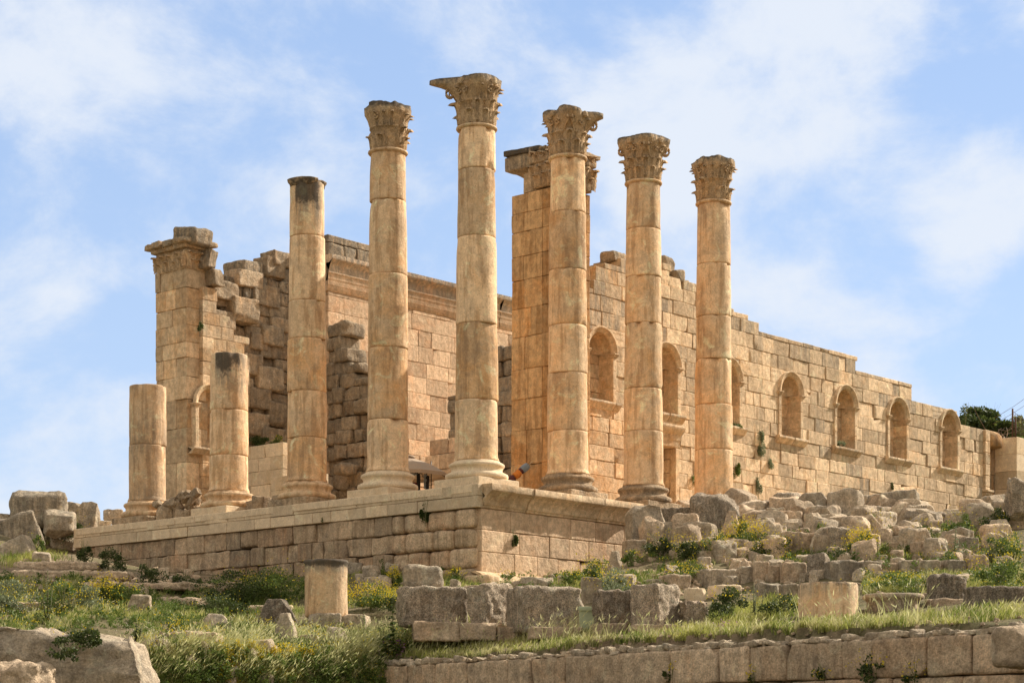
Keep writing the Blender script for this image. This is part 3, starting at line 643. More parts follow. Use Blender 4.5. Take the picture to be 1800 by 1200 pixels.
def column(px,pybase,a,b,ztop,joints,label,cap=None,r0=.79,r1=.66,zshaft=None,plinth=True,lich_top=0.,stain=0.,tones=None,plinth_mat='cream',base_mat='col',group='columns of the ruined colonnade',zplane=0.3,newbase=False):
    c=root('stone_column',(a,b,0),label,'column',group)
    full=13.42; zt=zshaft
    if plinth:
        mb=MB(); mb.box((a,b,.15-.002),(2.2,2.2,.3),None,.02,.01 if plinth_mat=='cream' else .03,1.5,.3,(.7,.3,0)); mb.build('plinth',M[plinth_mat],c)
    mb=MB(); z=.3
    pr=[(1.08,z),(1.14,z+.05),(1.165,z+.12),(1.14,z+.2),(1.06,z+.245),(1.0,z+.255),(.97,z+.27),(.935,z+.33),(.94,z+.39),(.965,z+.42),(.965,z+.44),(1.0,z+.46),(1.03,z+.51),(1.02,z+.57),(.97,z+.61),(.9,z+.62),(.87,z+.63),(.86,z+.68),(.82,z+.70)]
    mb.lathe((a,b,0),pr,64,.012 if newbase else .035,1.8,(.75 if newbase else .5,.25 if newbase else .5,0),chip=0 if newbase else .25); mb.build('base',M[base_mat],c)
    zj=[z+.70]+list(joints)+[zt]
    for k in range(len(zj)-1):
        za,zb=zj[k],zj[k+1]; mb=MB()
        rad=lambda q: r0-(r0-r1)*max(0,(q-1)/(full-1))**1.35
        rows=[(rad(za)-.03,za+.004),(rad(za)-.006,za+.02)]+[(rad(q),q) for q in np.linspace(za+.07,zb-.07,max(3,int((zb-za)/.12)))]+[(rad(zb)-.006,zb-.02),(rad(zb)-.03,zb-.004)]
        if k==0: rows=[(rad(za)+.06,za),(rad(za)+.05,za+.06),(rad(za)+.01,za+.14)]+rows[3:]
        sc_=rng.uniform(-.012,.014); rows=[(q+sc_,h) for q,h in rows]
        lf=None
        if lich_top>0 and k>=len(zj)-3:
            lf=lambda P,zt=zt: np.clip(1.25-(zt-P[:,2])/2.0+.25*np.sin(P[:,0]*9+P[:,1]*7),0,1)*lich_top*np.clip(1.1-.9*np.abs(np.arctan2(P[:,1],P[:,0])+2.5)/1.6,.15,1)
        if stain>0: lf=(lambda P: stain*np.clip(.8+.3*np.sin(P[:,2]*2.1),0,1)+0*P[:,0])
        tn=.5+(tones[k%len(tones)][0]-.45)*1.35 if tones else rng.uniform(.3,.75); hu=min(1,tones[k%len(tones)][1]*1.35) if tones else .5; tn=min(1.1,tn+rng.uniform(-.12,.12))
        mb.lathe((a+rng.normal()*.008,b+rng.normal()*.008,0),rows,64,.014,1.2,(tn,hu,0),chip=.7,lich=lf); mb.build('drum',M['col'],c)
    if cap:
        mb=MB(); mb.lathe((a,b,0),[(r1+.0,zt-.02),(r1+.07,zt),(r1+.10,zt+.04),(r1+.09,zt+.09),(r1+.02,zt+.12)],56,.012,2,(.5,.4,.1)); mb.build('necking_ring',M['col'],c)
        capital(c,a,b,zt+.1,**cap)
    return c
def jz(px,a,b,ys):
    d=(np.array([a,b])-CAM[:2])@FWD-.72; return sorted((HY-y)/F*d+CAM[2] for y in ys)
# reach order: back (+a+b), left (-a+b), front (-a-b), right (+a-b)
C=[]
column(838,0,0,0,15.2,jz(838,0,0,[292,412,565,700]),'tallest column on the podium corner with a horn of its capital reaching far left',cap=dict(ztop=14.86,mid=.83,reach=(.9,1.72,.98,.93),worn=.15),zshaft=13.08,newbase=True,base_mat='cream',tones=[(.55,.35),(.45,.8),(.75,.1),(.4,.35),(.85,.05)])
column(682,0,0,4.6,15.2,jz(682,0,4.6,[347,478,608,735]),'tall column with a worn round capital, left neighbour of the corner column',cap=dict(ztop=14.82,reach=(.93,.95,.9,.95),mid=.89,worn=.75,top_lich=.9),zshaft=13.08,newbase=True,base_mat='cream',tones=[(.7,.1),(.5,.6),(.6,.5),(.65,.3),(.45,.45)])
column(540,0,0,9.12,0,jz(540,0,9.12,[411,525,592,685,767]),'tall shaft without a capital, its flat top streaked black, between the stub columns and the worn round capital',zshaft=12.78,lich_top=1.05,plinth_mat='rubble',tones=[(.5,.6),(.6,.5),(.55,.8),(.45,.3),(.75,.15),(.6,.3)],r1=.67)
column(403,0,0,13.85,0,jz(403,0,13.85,[718,798]),'short broken column with a black lichen top, right one of the two stubs',zshaft=6.62,lich_top=.95,tones=[(.7,.3),(.6,.45),(.65,.3)],r1=.70)
column(260,0,0,19.15,0,jz(260,0,19.15,[780]),'lowest broken column at the far left of the row with brown blotched shaft',zshaft=5.94,lich_top=.6,stain=.38,tones=[(.35,.4),(.5,.4)],plinth_mat='rubble',r1=.72)
# worn necking ring that crowns the headless shaft
_c=[o for o in bpy.data.objects if o.type=='EMPTY' and o.get('label','').startswith('tall shaft without')][0]
mb=MB(); mb.lathe((0,9.12,0),[(.67,12.62),(.70,12.72),(.78,12.8),(.79,12.87),(.74,12.9),(.5,12.91)],56,.05,3.,(.5,.4,.62),chip=1.8,rfun=lambda T,z:1+.04*np.sin(2*T+1)+.035*np.sin(5*T)-.12*np.clip(np.sin(T*1.0+.4)-.75,0,1)*3); mb.build('necking_ring',M['col'],_c)
column(998,0,5.15,0,15.2,jz(998,5.15,0,[368,470,568,652,755]),'column in front of the tall pier, its capital keeping a pointed front horn',cap=dict(ztop=14.86,mid=.83,reach=(1.0,.95,1.08,1.38),worn=.25,pw=2.),zshaft=13.08,plinth_mat='rubble',base_mat='rubble',tones=[(.6,.35),(.45,.45),(.55,.3),(.55,.5),(.35,.5),(.65,.25)])
column(1130,0,9.85,0,15.2,jz(1130,9.85,0,[398,482,565,680,755]),'second column from the right with a leafy square capital and chipped lowest drums',cap=dict(ztop=14.86,mid=.84,reach=(.95,1.04,1.05,1.1),worn=.1),zshaft=13.08,plinth_mat='rubble',base_mat='rubble',tones=[(.55,.4),(.6,.5),(.5,.45),(.6,.55),(.6,.35),(.5,.4)])
column(1253,0,14.6,0,15.4,jz(1253,14.6,0,[460,552,628,708,788]),'rightmost column with a rounded lichen topped capital in front of the niche wall',cap=dict(ztop=15.0,reach=(.93,.94,.9,.95),mid=.86,worn=.5),zshaft=13.2,tones=[(.6,.4),(.6,.35),(.6,.5),(.5,.3),(.6,.35),(.55,.3)],plinth_mat='rubble')

# ---- piers (antae) with pilaster capitals
def pil_cap(par,a0,a1,b0,b1,z0,z1,z2,ext=.45):
    """rectangular pilaster capital: lower leaf tier z0..z1, upper tier z1..z2 flaring by ext"""
    mb=MB(); H=z2-z0
    mb.box(((a0+a1)/2,(b0+b1)/2,(z0+z1)/2),(a1-a0,b1-b0,z1-z0),None,.03,.03,2,.2,(.4,.5,0))
    mb.box(((a0+a1)/2,(b0+b1)/2,z1+.15),(a1-a0+.1,b1-b0+.1,.5),None,.05,.03,2,.2,(.4,.5,.2))
    mb.box(((a0+a1)/2,(b0+b1)/2,z1+.42),(a1-a0+ext,b1-b0+ext,.34),None,.08,.04,2,.2,(.4,.5,.3))
    top=MB()
    for q in range(5):
        bb0=b0-ext+(b1-b0+2*ext)*q/5; wq=(b1-b0+2*ext)/5
        hq=rng.uniform(.14,.34); eo=rng.uniform(-.16,.06)
        top.box(((a0+a1)/2-eo*.5,bb0+wq/2,z2-.3+hq/2),(a1-a0+ext*2+eo,wq*1.04,hq),euler(rng.uniform(-.06,.06),0,rng.uniform(-.08,.08)),.04,.07,3.5,.08,(rng.uniform(.3,.6),.4,rng.uniform(.3,.6)),cuts=2,cutd=.92)
    bl=mb.build('pilaster_capital',M['cap'],par)
    lv=MB()
    for face,(p,q0,q1) in (('A',(a0,b0,b1)),('B',(b0,a0,a1))):
        n=max(3,int(round((q1-q0)/.5)))
        for tier,(zz,hh,bu) in enumerate(((z0+.02,H*.33,.22),(z0+.1,H*.52,.28),(z1,H*.42,.42))):
            for k in range(n+(tier==1)):
                u=q0+(q1-q0)*(k+(.5 if tier!=1 else 0))/n
                if face=='A': fl=(0,1,-1,0,p,u)
                else: fl=(1,0,0,-1,u,p)
                leaf(lv,None,1,0,zz,hh*rng.uniform(.9,1.05),(.56 if tier<2 else .46),bu*rng.uniform(.7,1.1),(rng.uniform(.3,.7),rng.uniform(.4,.9),.15),flat=fl,rb=.05)
                if tier==2:
                    d=fl; volute(lv,(fl[4]+fl[2]*.28,fl[5]+fl[3]*.28),fl[0],fl[1],z1+H*.30,.12,.03,turn=1 if k%2 else -1)
    lv.build('acanthus_leaves',M['cap'],bl); top.build('abacus',M['cap'],bl)
pr=root('corner_pier',(8.8,4.9,0),'tall orange ashlar pier with a leafy pilaster capital behind the columns','pier')
zc=[-.3]; 
for y in [815,755,700,648,590,540,490,448,405,372,338]: zc.append(onA(930,y,8.8)[2])
mb=MB()
wall(mb,'A',8.8,4.45,6.15,zc,lambda u:13.6,t=1.6,lmin=.6,lmax=1.1,col=lambda u,z,t,h:(t*.7+.2,h if z<11 else .2,0),amp=.02,jit=.02)
wall(mb,'A',8.78,3.62,4.45,zc,lambda u:13.6,t=2.1,lmin=.9,lmax=1.2,col=lambda u,z,t,h:(t*.7,.95,0),amp=.02)
mb.build('masonry',M['anta'],pr)
pil_cap(pr,8.78,10.9,3.55,4.9,13.6,14.35,15.25,.32)
mb=MB(); mb.box((9.6,5.3,14.0),(1.2,.75,.85),None,.04,.02,2,.2,(.5,.5,.1)); 
mb.box((9.5,5.7,14.85),(1.6,1.6,.62),euler(0,.0,.03),.06,.06,2,.15,(.35,.5,.5)); mb.box((9.4,5.4,15.22),(1.7,2.0,.22),euler(.04,0,0),.04,.05,2.5,.15,(.3,.4,.7))
mb.build('frieze_block',M['cap'],pr)
lp=root('left_wall_pier',(8.8,28,0),'tall orange ashlar pier with a broken leafy capital at the far left of the temple','pier')
mb=MB(); zl=[-.5]
for y in [815,755,705,665,632,605,575,545,510,475]: zl.append(onA(300,y,8.8)[2])
wall(mb,'A',8.8,27.35,29.72,zl,lambda u:13.75,t=1.3,lmin=.7,lmax=1.2,amp=.02,jit=.02,col=lambda u,z,t,h:(t,h,0.15 if z<3 else 0))
mb.build('masonry',M['wall'],lp)
pil_cap(lp,8.8,9.9,27.35,29.6,13.75,14.5,15.25,.5)
mb=MB(); mb.box((9.3,27.4,15.35),(1.4,1.5,.85),euler(.1,0,.1),.15,.13,1.8,.15,(.35,.3,.5),cuts=3); mb.box((9.5,28.6,15.2),(1.3,1.6,.3),euler(-.1,0,0),.1,.1,1.8,.15,(.4,.3,.5),cuts=2)
mb.box((9.95,27.2,14.35),(.7,.8,1.0),euler(.1,.1,.3),.06,.12,2.2,.1,(.35,.4,.4),cuts=5,cutd=.85); mb.box((10.35,27.2,13.5),(.8,.8,.8),euler(.05,-.1,.2),.06,.12,2.2,.1,(.35,.4,.3),cuts=5,cutd=.85)
mb.build('broken_block',M['rubble'],lp)
# ---- far (left) cella wall: surviving ashlar piece with niche, ragged core, inner ashlar with entablature
lw=root('far_cella_wall',(14,27,0),'ruined far cella wall with ragged core stones between the left pier and the smooth inner ashlar','wall')
BL=27.1
t1=onB(418,610,BL)[0]
nl=dict(c=10.05,w=.72,zb=5.1,zs=7.25,r=.75)
topL=prof_fn([(8,12.9),(10.2,11.7),(11.2,10.9),(12.3,9.5)])
mb=MB(); wall(mb,'B',BL,9.6,12.6,courses(-.6,13,.62,.05),topL,t=.8,ops=[nl],lmin=.6,lmax=1.3,amp=.02,col=lambda u,z,t,h:(t*.8,min(1,h+.2),.3 if z>10.5 else 0)); mb.build('masonry',M['wall'],lw)
niche(lw,'B',BL,nl,.6)
mb=MB()
topC=prof_fn([(8.5,13.2),(9.6,13.1),(10.6,13.6),(11.6,14.1),(12.4,14.5),(13.2,14.9),(14.2,15.3),(16.,15.4),(17.6,15.0)])
wall(mb,'B',27.9,9.4,17.5,courses(-.8,15.6,.66,.12),topC,t=1.6,lmin=.5,lmax=1.35,r=.05,amp=.05,freq=1.6,seg=.2,jit=.05,rough=1.,col=lambda u,z,t,h:(t*.9,h,.25+.3*(z>13)),skip=.0)
core(mb,'B',27.9,9.6,17.4,-1,topC,.5,1.4)
# stones bulging from the core
for (px,py,w_,h_,dp) in [(385,510,80,32,.9),(428,545,60,42,1.3),(386,565,64,36,1.0),(395,598,58,30,.7),(480,590,50,34,.9),(445,640,45,36,.6),(475,665,60,40,1.2),(455,700,55,36,1.2),(487,728,40,42,1.6),(450,745,60,40,1.0),(480,770,60,36,1.4),(455,600,40,30,.3),(470,520,60,36,.3),(440,490,60,30,.3),(485,470,45,34,.4),(495,455,40,26,.4)]:
    dp=dp*(1 if py<570 and px<430 else .35); q=onB(px,py,27.9-dp*.22); w_*=.85; d=(q[:2]-CAM[:2])@FWD; s=d/F
    mb.box((q[0],q[1]+.5,q[2]),(w_*s*1.15,1.1+dp*.4,h_*s),euler(rng.uniform(-.02,.02),rng.uniform(-.02,.02),rng.uniform(-.05,.05)),.06,.07,2.4,.12,(rng.uniform(.15,.85),rng.uniform(.2,.8),.3),cuts=2,cutd=.93)
mb.build('core_stones',M['rubble'],lw)
il=root('inner_cella_wall',(24,26.5,0),'smooth pink tan inner cella wall with a moulded entablature, seen between the tall columns','wall')
mb=MB()
def colI(u,z,t,h): return (t*.9+.1,h*.9,.0)
wall(mb,'B',26.5,17.4,33.5,courses(-.5,13.95,.84,.04),lambda u:13.95,t=1.0,lmin=.8,lmax=1.9,r=.02,amp=.014,gap=.01,col=colI)
mb.build('masonry',M['inner'],il)
mb=MB(); sweepB(mb,'B',26.5,17.3,33.5,[(.03,13.95),(.03,14.25),(.06,14.27),(.06,14.55),(.09,14.57),(.09,14.8),(.16,14.86),(.18,14.92),(.10,14.95),(.10,15.3),(.2,15.4),(.34,15.5),(.4,15.56),(.4,15.78),(.2,15.8)],amp=.012,breaks=4.,lichtop=.6,jt=.002)
mb.box((25.4,27.,14.9),(16.2,.9,1.8),None,.01,0,1,9,(.4,.4,.3)); mb.build('entablature',M['inner'],il)
mb=MB(); wall(mb,'B',26.75,17.6,21.6,[15.8,16.55,16.95],prof_fn([(17,16.6),(18.0,17.0),(20.6,16.6)]),t=1,lmin=.9,lmax=1.5,amp=.05,r=.05,seg=.2,col=lambda u,z,t,h:(t*.8,.4,.45)); mb.build('attic_blocks',M['rubble'],il)
mb=MB(); wall(mb,'B',26.35,18.3,18.75,courses(-.5,12.6,.84),lambda u:12.6,t=.3,lmin=1,lmax=2,amp=.01); mb.build('pilaster_strip',M['inner'],il)
# ---- door wall: ragged stub stepping down towards the door
ds=root('door_wall_stub',(17.4,25,0),'dark ragged stub of the door wall stepping down beside the smooth inner wall','wall')
def zA(px,py,a=17.2): return onA(px,py,a)
prof=[(577,575),(597,575),(601,612),(611,640),(626,665),(648,695)]
stp=sorted([(zA(px,py)[1],zA(px,py)[2]) for px,py in prof])
def topS(u):
    for bq,zq in stp:
        if u<bq: return zq
    return stp[-1][1] if u<26.4 else 12.6
mb=MB(); wall(mb,'A',17.2,22.6,26.5,courses(-.5,12.6,.72,.08),topS,t=1.4,lmin=.6,lmax=1.2,amp=.07,r=.05,seg=.2,rough=.8,jit=.08,col=lambda u,z,t,h:(t*.7,h*.7,.3)); 
for k in range(10):
    u=rng.uniform(22.8,26.2); z=rng.uniform(.3,4.6); mb.box((16.8+rng.uniform(-.4,.2),u,z),(1.1,rng.uniform(.6,1.1),rng.uniform(.5,.9)),euler(rng.uniform(-.1,.1),0,rng.uniform(-.2,.2)),.15,.1,1.4,.18,(rng.uniform(.2,.6),.4,.4),cuts=2)
mb.build('core_stones',M['rubble'],ds)
dr2=root('door_wall_remnant',(17.4,15.5,0),'ragged remnant of the door wall half hidden behind the corner column','wall')
mb=MB(); u0=onA(786,700,17.2)[1]; u1=onA(900,700,17.2)[1]
tops=prof_fn([(0,onA(885,612,17.2)[2]),(onA(866,650,17.2)[1],onA(840,660,17.2)[2]),(onA(802,690,17.2)[1],onA(790,697,17.2)[2])])
wall(mb,'A',17.2,u1,u0,courses(-.5,11,.72,.08),tops,t=1.2,lmin=.5,lmax=1.1,amp=.06,r=.05,seg=.2,rough=.6,jit=.06,col=lambda u,z,t,h:(t*.7,h*.7,.4)); mb.build('core_stones',M['rubble'],dr2)
# ---- low rebuilt ashlar walls on the floor
def lowwall(name,label,pts,zt,mat='cream'):
    r_=root(name,(pts[0][0],pts[0][1],0),label,'wall'); mb=MB()
    for (kind,p,u0,u1,z) in zt:
        wall(mb,kind,p,u0,u1,courses(z-3.3,z-.4,.66,.03)+[z],lambda u:z,t=.9,lmin=.8,lmax=1.4,r=.015,gap=.008,amp=.01)
    mb.build('masonry',M[mat],r_)
q=onA(440,785,11.); q2=onA(497,785,11.)
lowwall('low_ashlar_wall','low cream ashlar wall between the right stub column and the headless shaft',[(11,q[1])],[('A',11.,q2[1],q[1]+1.5,q[2]),('A',10.2,onA(512,830,10.2)[1]-1.6,onA(497,830,10.2)[1]+.9,onA(497,836,10.2)[2])])
q=onA(755,775,13.); q2=onA(800,775,13.)
lowwall('low_ashlar_wall','low grey tan ashlar wall behind the parasol, left of the corner column',[(13,q[1])],[('A',13.,q2[1]-1.8,q[1],q[2]),('A',12.2,q2[1]-1.,q[1]-.5,q[2]-.9)],'inner')
# steps of the courses that still carry the columns
st=root('stylobate_rubble',(1.2,16,0),'worn step blocks lying on the podium edge between the two stub columns','masonry')
mb=MB()
for k in range(16):
    u=9.5+k*.72+rng.uniform(-.2,.2); 
    if abs(u-13.85)<1.3 or abs(u-19.15)<1.2: continue
    mb.box((.2+rng.uniform(-.1,.5),u,.2+rng.uniform(-.05,.15)),(1.4,rng.uniform(.5,.9),rng.uniform(.4,.75)),euler(rng.uniform(-.1,.1),rng.uniform(-.1,.1),rng.uniform(-.3,.3)),.04,.08,2.2,.1,(rng.uniform(.3,.8),.4,.2),cuts=4,cutd=.88)
for k in range(22):
    u=16.4+rng.normal()*.7; mb.box((-.3+rng.uniform(-.3,.6),u,.35+rng.uniform(0,.75)),tuple(rng.uniform(.18,.5,3)),euler(*rng.uniform(-.6,.6,3)),.03,.07,3.,.07,(rng.uniform(.2,.7),.4,.3),cuts=5,cutd=.8)
mb.build('broken_stones',M['rubble'],st)
# ---------------------------------------------------------------- podium
pd=root('temple_podium',(-1.2,-1.2,-3.3),'temple podium with cream top course, dark worn left face and moulded right cornice','podium')
mb=MB()  # cream top band, left face, two courses
wall(mb,'A',-1.25,-1.2,22.7,[-.84,-.42,0.0],lambda u:0,t=1.2,lmin=.9,lmax=1.7,r=.02,gap=.008,amp=.008,seg=.6,col=lambda u,z,t,h:(t*.6+.35 if u>3 else .35,.3,0))
wall(mb,'A',-1.28,-.9,22.5,[-.30,-.004],lambda u:-.004,t=1,lmin=1.2,lmax=2.,r=.02,gap=.006,amp=.008,seg=.6,col=lambda u,z,t,h:(.75,.15,0))
mb.build('top_course',M['cream'],pd)
mb=MB()  # dark lower courses of the left face
botL=lambda u:-4.2+u*.09
zz=[-4.4,-3.7,-2.98,-2.26,-1.55,-.845]
def colP(u,z,t,h): return (t*.8 if u>3.3 else .35+t*.5,h,.15 if u<3 else .3*(rng.random()<.4))
wall(mb,'A',-1.15,3.2,22.7,zz,lambda u:0,t=1.2,lmin=.55,lmax=1.4,r=.035,amp=.045,freq=1.8,seg=.14,jit=.035,gap=.02,col=colP,bot=botL)
wall(mb,'A',-1.2,-1.0,3.2,zz,lambda u:0,t=1.2,lmin=.9,lmax=1.4,r=.14,amp=.05,freq=1.2,seg=.14,jit=.03,gap=.03,col=colP)
core(mb,'A',-1.15,-.9,22.6,-4,lambda u:-.7,.7,1.3)
mb.build('lower_courses',M['pod'],pd)
mb=MB()  # right face
zr=[-4.0,-3.16,-2.40,-1.62,-.845]
wall(mb,'B',-1.15,-1.0,9.4,zr,lambda u:0,t=1.,lmin=1.1,lmax=2.1,r=.025,amp=.014,seg=.4,gap=.01,col=lambda u,z,t,h:(t*.7+.3,h*.7,0.05))
mb.build('right_face',M['inner'],pd)
mb=MB()
sweepB(mb,'B',-1.15,-1.0,7.75,[(.0,-.84),(.05,-.83),(.05,-.76),(.1,-.74),(.12,-.62),(.2,-.48),(.34,-.34),(.46,-.27),(.5,-.24),(.5,0.0),(.2,.004),(-.6,.006)],amp=.025,breaks=1.15,lichtop=.25)
mb.build('cornice',M['wall'],pd)
mb=MB(); sweepB(mb,'B',-1.15,-1.3,5.5,[(.75,-3.7),(.75,-3.5),(.68,-3.42),(.52,-3.34),(.3,-3.26),(.22,-3.2),(.1,-3.16),(0.,-3.12)],amp=.02,breaks=1.8)
mb.box((-1.15,-1.3,-3.5),(.7,1.2,.42),None,.08,.05,1.5,.15,(.6,.3,.1))
mb.build('base_moulding',M['wall'],pd)
mb=MB(); mb.box((26,13.5,-.25),(51,29,.5),None,.02,0,1,60,(.6,.4,0)); mb.build('floor_slab',M['wall'],pd)
# ---------------------------------------------------------------- loose stones
def rock(px,yb,wpx,hpx,label,kind='boulder',mat='rock',d=None,yaw=None,ratio=.8,tilt=0.,group='fallen stones of the slope',name='fallen_stone',col=None,sink=.08,cuts=None,roll=0.,rad=None,amp=None,cat='stone',fq=1.,taper=0.):
    if d is None: p,d=gpos(px,yb)
    else: p=onD(px,yb,d)
    s=d/F; H=hpx*s; wv=wpx*s
    yaw=rng.uniform(-.5,.5) if yaw is None else yaw
    yw=math.atan2(RIGHT[1],RIGHT[0])+yaw
    L_=wv/(abs(math.cos(yaw))+ratio*abs(math.sin(yaw))); D_=L_*ratio
    ctr=np.array([p[0]+FWD[0]*D_*.5,p[1]+FWD[1]*D_*.5,p[2]+H/2-sink*H])
    rot=euler(roll,0,yw)@np.array(Matrix.Rotation(tilt,3,'Y')) if (tilt or roll) else rotz(yw)
    mb=MB(5); c=col or (rng.uniform(.25,.8),rng.uniform(.1,.75),rng.uniform(.05,.35))
    if mat=='rough': fq=1.6
    q=min(L_,D_,H); sg=max(.04,min(L_,H)/16)
    if kind=='block': mb.box(ctr,(L_,D_,H*(1+sink)),rot,rad or q*.09,amp or q*.085,fq*2.4/max(q,.4),sg,c,cuts=2 if cuts is None else cuts,cutd=.93,maxseg=24)
    elif kind=='boulder': mb.box(ctr,(L_,D_,H*(1+sink)),rot,rad or q*.15,amp or q*.13,fq*1.7/max(q,.4),sg,c,cuts=10 if cuts is None else cuts,cutd=.79,maxseg=26,taper=taper)
    elif kind=='point': mb.box(ctr,(L_,D_,H*(1+sink)),rot,q*.1,q*.11,1.8/max(q,.4),sg,c,cuts=4,cutd=.8,maxseg=22,taper=.62)
    o=mb.build(name,M[mat],None,loc=(p[0],p[1],p[2])); return T(o,label,cat,group)
GRY=(.5,.1,.35)
G1='boulders heaped left of the podium'
rock(60,917,110,60,'large rounded grey boulder on top of the heap at the left edge','boulder',group=G1,d=90,cuts=3,ratio=.7,yaw=.2,col=(.4,.2,.45),rad=.5)
rock(30,962,78,62,'tilted grey drum fragment under the large rounded boulder at the left edge','block',group=G1,d=86,tilt=-.32,yaw=.3,col=(.5,.15,.4),ratio=.9)
rock(26,1004,72,58,'pale fluted slab tilted at the left edge above the meadow','block',group=G1,tilt=-.42,yaw=-.2,col=(.85,.05,.3),ratio=.5,d=79)
rock(98,938,60,46,'grey squarish boulder below the right end of the large rounded boulder','boulder',group=G1,d=89,col=(.45,.1,.3))
rock(148,936,76,62,'pointed leaning grey slab beside the podium end','point',group=G1,d=91.5,yaw=-.3,tilt=.38,col=(.55,.1,.3),ratio=.45)
rock(128,908,38,30,'dark round stone between the large rounded boulder and the pointed slab',group=G1,d=93,col=(.3,.2,.3))
rock(10,915,26,14,'small pale stone at the left edge under the large rounded boulder',group=G1,d=91,col=(.8,.1,.1))
rock(196,915,40,22,'small pale broken stone on the podium end next to the lowest stub','boulder',group=G1,d=90,col=(.8,.2,.1))
rock(182,926,26,12,'flat pale chip lying on the podium top course end','block',group=G1,d=89,col=(.8,.1,.1))
rock(110,968,60,26,'flat brown stone at the foot of the pointed slab','boulder',group=G1,col=(.4,.4,.1))
rock(72,990,34,22,'small tan stone at the upper end of the worn path','boulder',group=G1,col=(.7,.4,0))
rock(97,962,30,24,'small brown stone in the weeds left of the podium end','boulder',group=G1,col=(.5,.5,0))
G2='worn rock ledges of the path'
for px,yb,w_,h_,lb in [(95,1000,150,14,'long worn ledge at the top of the path by the tilted slab'),(80,1014,120,12,'pale worn ledge under the topmost path ledge'),(170,1016,110,13,'tan worn ledge in the middle of the path'),(250,1034,190,11,'long pale ledge where the path bends right'),(345,1036,170,12,'broad pale rock ledge at the foot of the dark bushes'),(180,1034,90,12,'short dark ledge in the grass below the middle path ledge'),(300,1064,120,15,'pale flat slab in the grass right of the round brown boulder'),(330,1128,110,18,'flat slab half buried at the right end of the outcrop'),(60,1072,110,14,'flat pale slab in the weeds above the outcrop'),(470,1075,90,12,'thin slab in the weeds left of the standing drum')]:
    rock(px,yb,w_,h_,lb,'block','ret',group=G2,name='rock_ledge',ratio=.6,yaw=rng.uniform(-.15,.15),col=(.8,.25,0),cuts=3,amp=.1,rad=.1,cat='rock ledge')
rock(70,1230,520,120,'huge low bare rock outcrop at the bottom left corner','boulder','rock',name='rock_outcrop',d=49,ratio=1.1,yaw=.15,col=(.4,.35,.15),cuts=9,rad=.35,amp=.26,fq=1.9,taper=.32,group='outcrops',cat='rock outcrop',sink=.0,tilt=.06)
rock(15,1230,120,70,'lower brown shoulder of rock at the bottom left edge','boulder','ret',name='rock_outcrop',d=47.5,ratio=.9,yaw=-.1,col=(.6,.4,.1),cuts=4,rad=.3,amp=.25,group='outcrops',cat='rock outcrop')
G3='stones lying in the meadow'
rock(244,1078,40,36,'round brown boulder on the grass between the path and the outcrop',group=G3,col=(.5,.5,.2))
rock(376,1102,72,26,'flat pale pointed rock in the grass left of the dark wedge','point',group=G3,yaw=.1,col=(.75,.1,.1))
rock(484,1096,88,46,'dark sloping wedge of stone left of the standing drum','point',mat='rough',group=G3,yaw=.15,ratio=.5,col=(.35,.3,.5))
rock(501,1132,54,58,'upright pointed tan stone below the dark wedge','point',group=G3,yaw=-.2,col=(.6,.35,.1),ratio=.7)
rock(567,1110,64,34,'flat grey slab under the left side of the standing drum','block',group=G3,yaw=.1,col=(.5,.2,.3),ratio=1.2)
rock(618,1108,60,30,'flat tan slab under the right side of the standing drum','block',group=G3,yaw=-.1,col=(.65,.35,.1),ratio=1.)
rock(588,1134,70,34,'dark triangular stone in the grass below the slabs of the standing drum','point',group=G3,yaw=.2,col=(.4,.3,.2))
rock(462,1148,40,28,'small brown stone left of the upright pointed stone',group=G3,col=(.5,.4,.2))
rock(480,1160,24,26,'small tapered stone in the tall grass under the upright pointed stone','point',group=G3,col=(.5,.5,.1))
rock(404,1198,42,28,'rounded stone in the yellow flowers at the bottom edge',group=G3,col=(.5,.2,.3))
rock(456,1206,50,28,'dark stone in the yellow flowers at the bottom edge, right of the rounded one',group=G3,col=(.3,.2,.3))
rock(540,1134,50,20,'low pale stone between the upright stone and the triangular stone',group=G3,col=(.7,.3,.1))
rock(652,1020,36,28,'small tan block behind the standing drum','boulder',group=G3,col=(.6,.5,.1))
rock(690,1010,28,24,'small grey stone against the podium foot',group=G3,col=(.5,.2,.2))
rock(664,1038,48,26,'squat tan block behind the yellow flowers right of the standing drum','block',group=G3,col=(.6,.6,.1))
rock(625,1008,34,22,'small grey stone in the weeds at the podium foot behind the standing drum',group=G3,col=(.4,.2,.3))
rock(645,1052,30,20,'low stone in front of the squat tan block',group=G3,col=(.5,.4,.2))
# big pitted blocks in a row
G4='row of large pitted blocks above the retaining wall'
BR=dict(mat='rough',group=G4,amp=.1)
rock(758,1092,130,64,'widest pitted grey block at the left end of the large block row','block',d=62.5,yaw=.25,ratio=.6,col=(.6,.2,.2),cuts=2,**BR)
rock(742,1030,74,40,'hexagonal chunk of drum resting on the left block of the row','boulder','rock',group=G4,d=63.2,yaw=.1,col=(.5,.35,.35),cuts=2,rad=.2)
rock(860,1095,84,74,'second pitted block of the row with a bright rough right face','block',d=62,yaw=.75,ratio=.75,col=(.7,.2,.15),cuts=2,**BR)
rock(958,1102,138,76,'large squared pitted block in the middle of the row','block',d=61,yaw=.42,ratio=.7,col=(.7,.15,.25),cuts=0,**BR)
rock(1078,1094,72,60,'dark worn block with an undercut left end beside the pale green board','block',d=60.3,yaw=.3,ratio=.7,col=(.45,.5,.35),cuts=3,**BR)
rock(1154,1098,90,76,'squared pitted block with a sunlit right face at the right of the row','block',d=59.3,yaw=.85,ratio=.9,col=(.75,.25,.2),cuts=0,**BR)
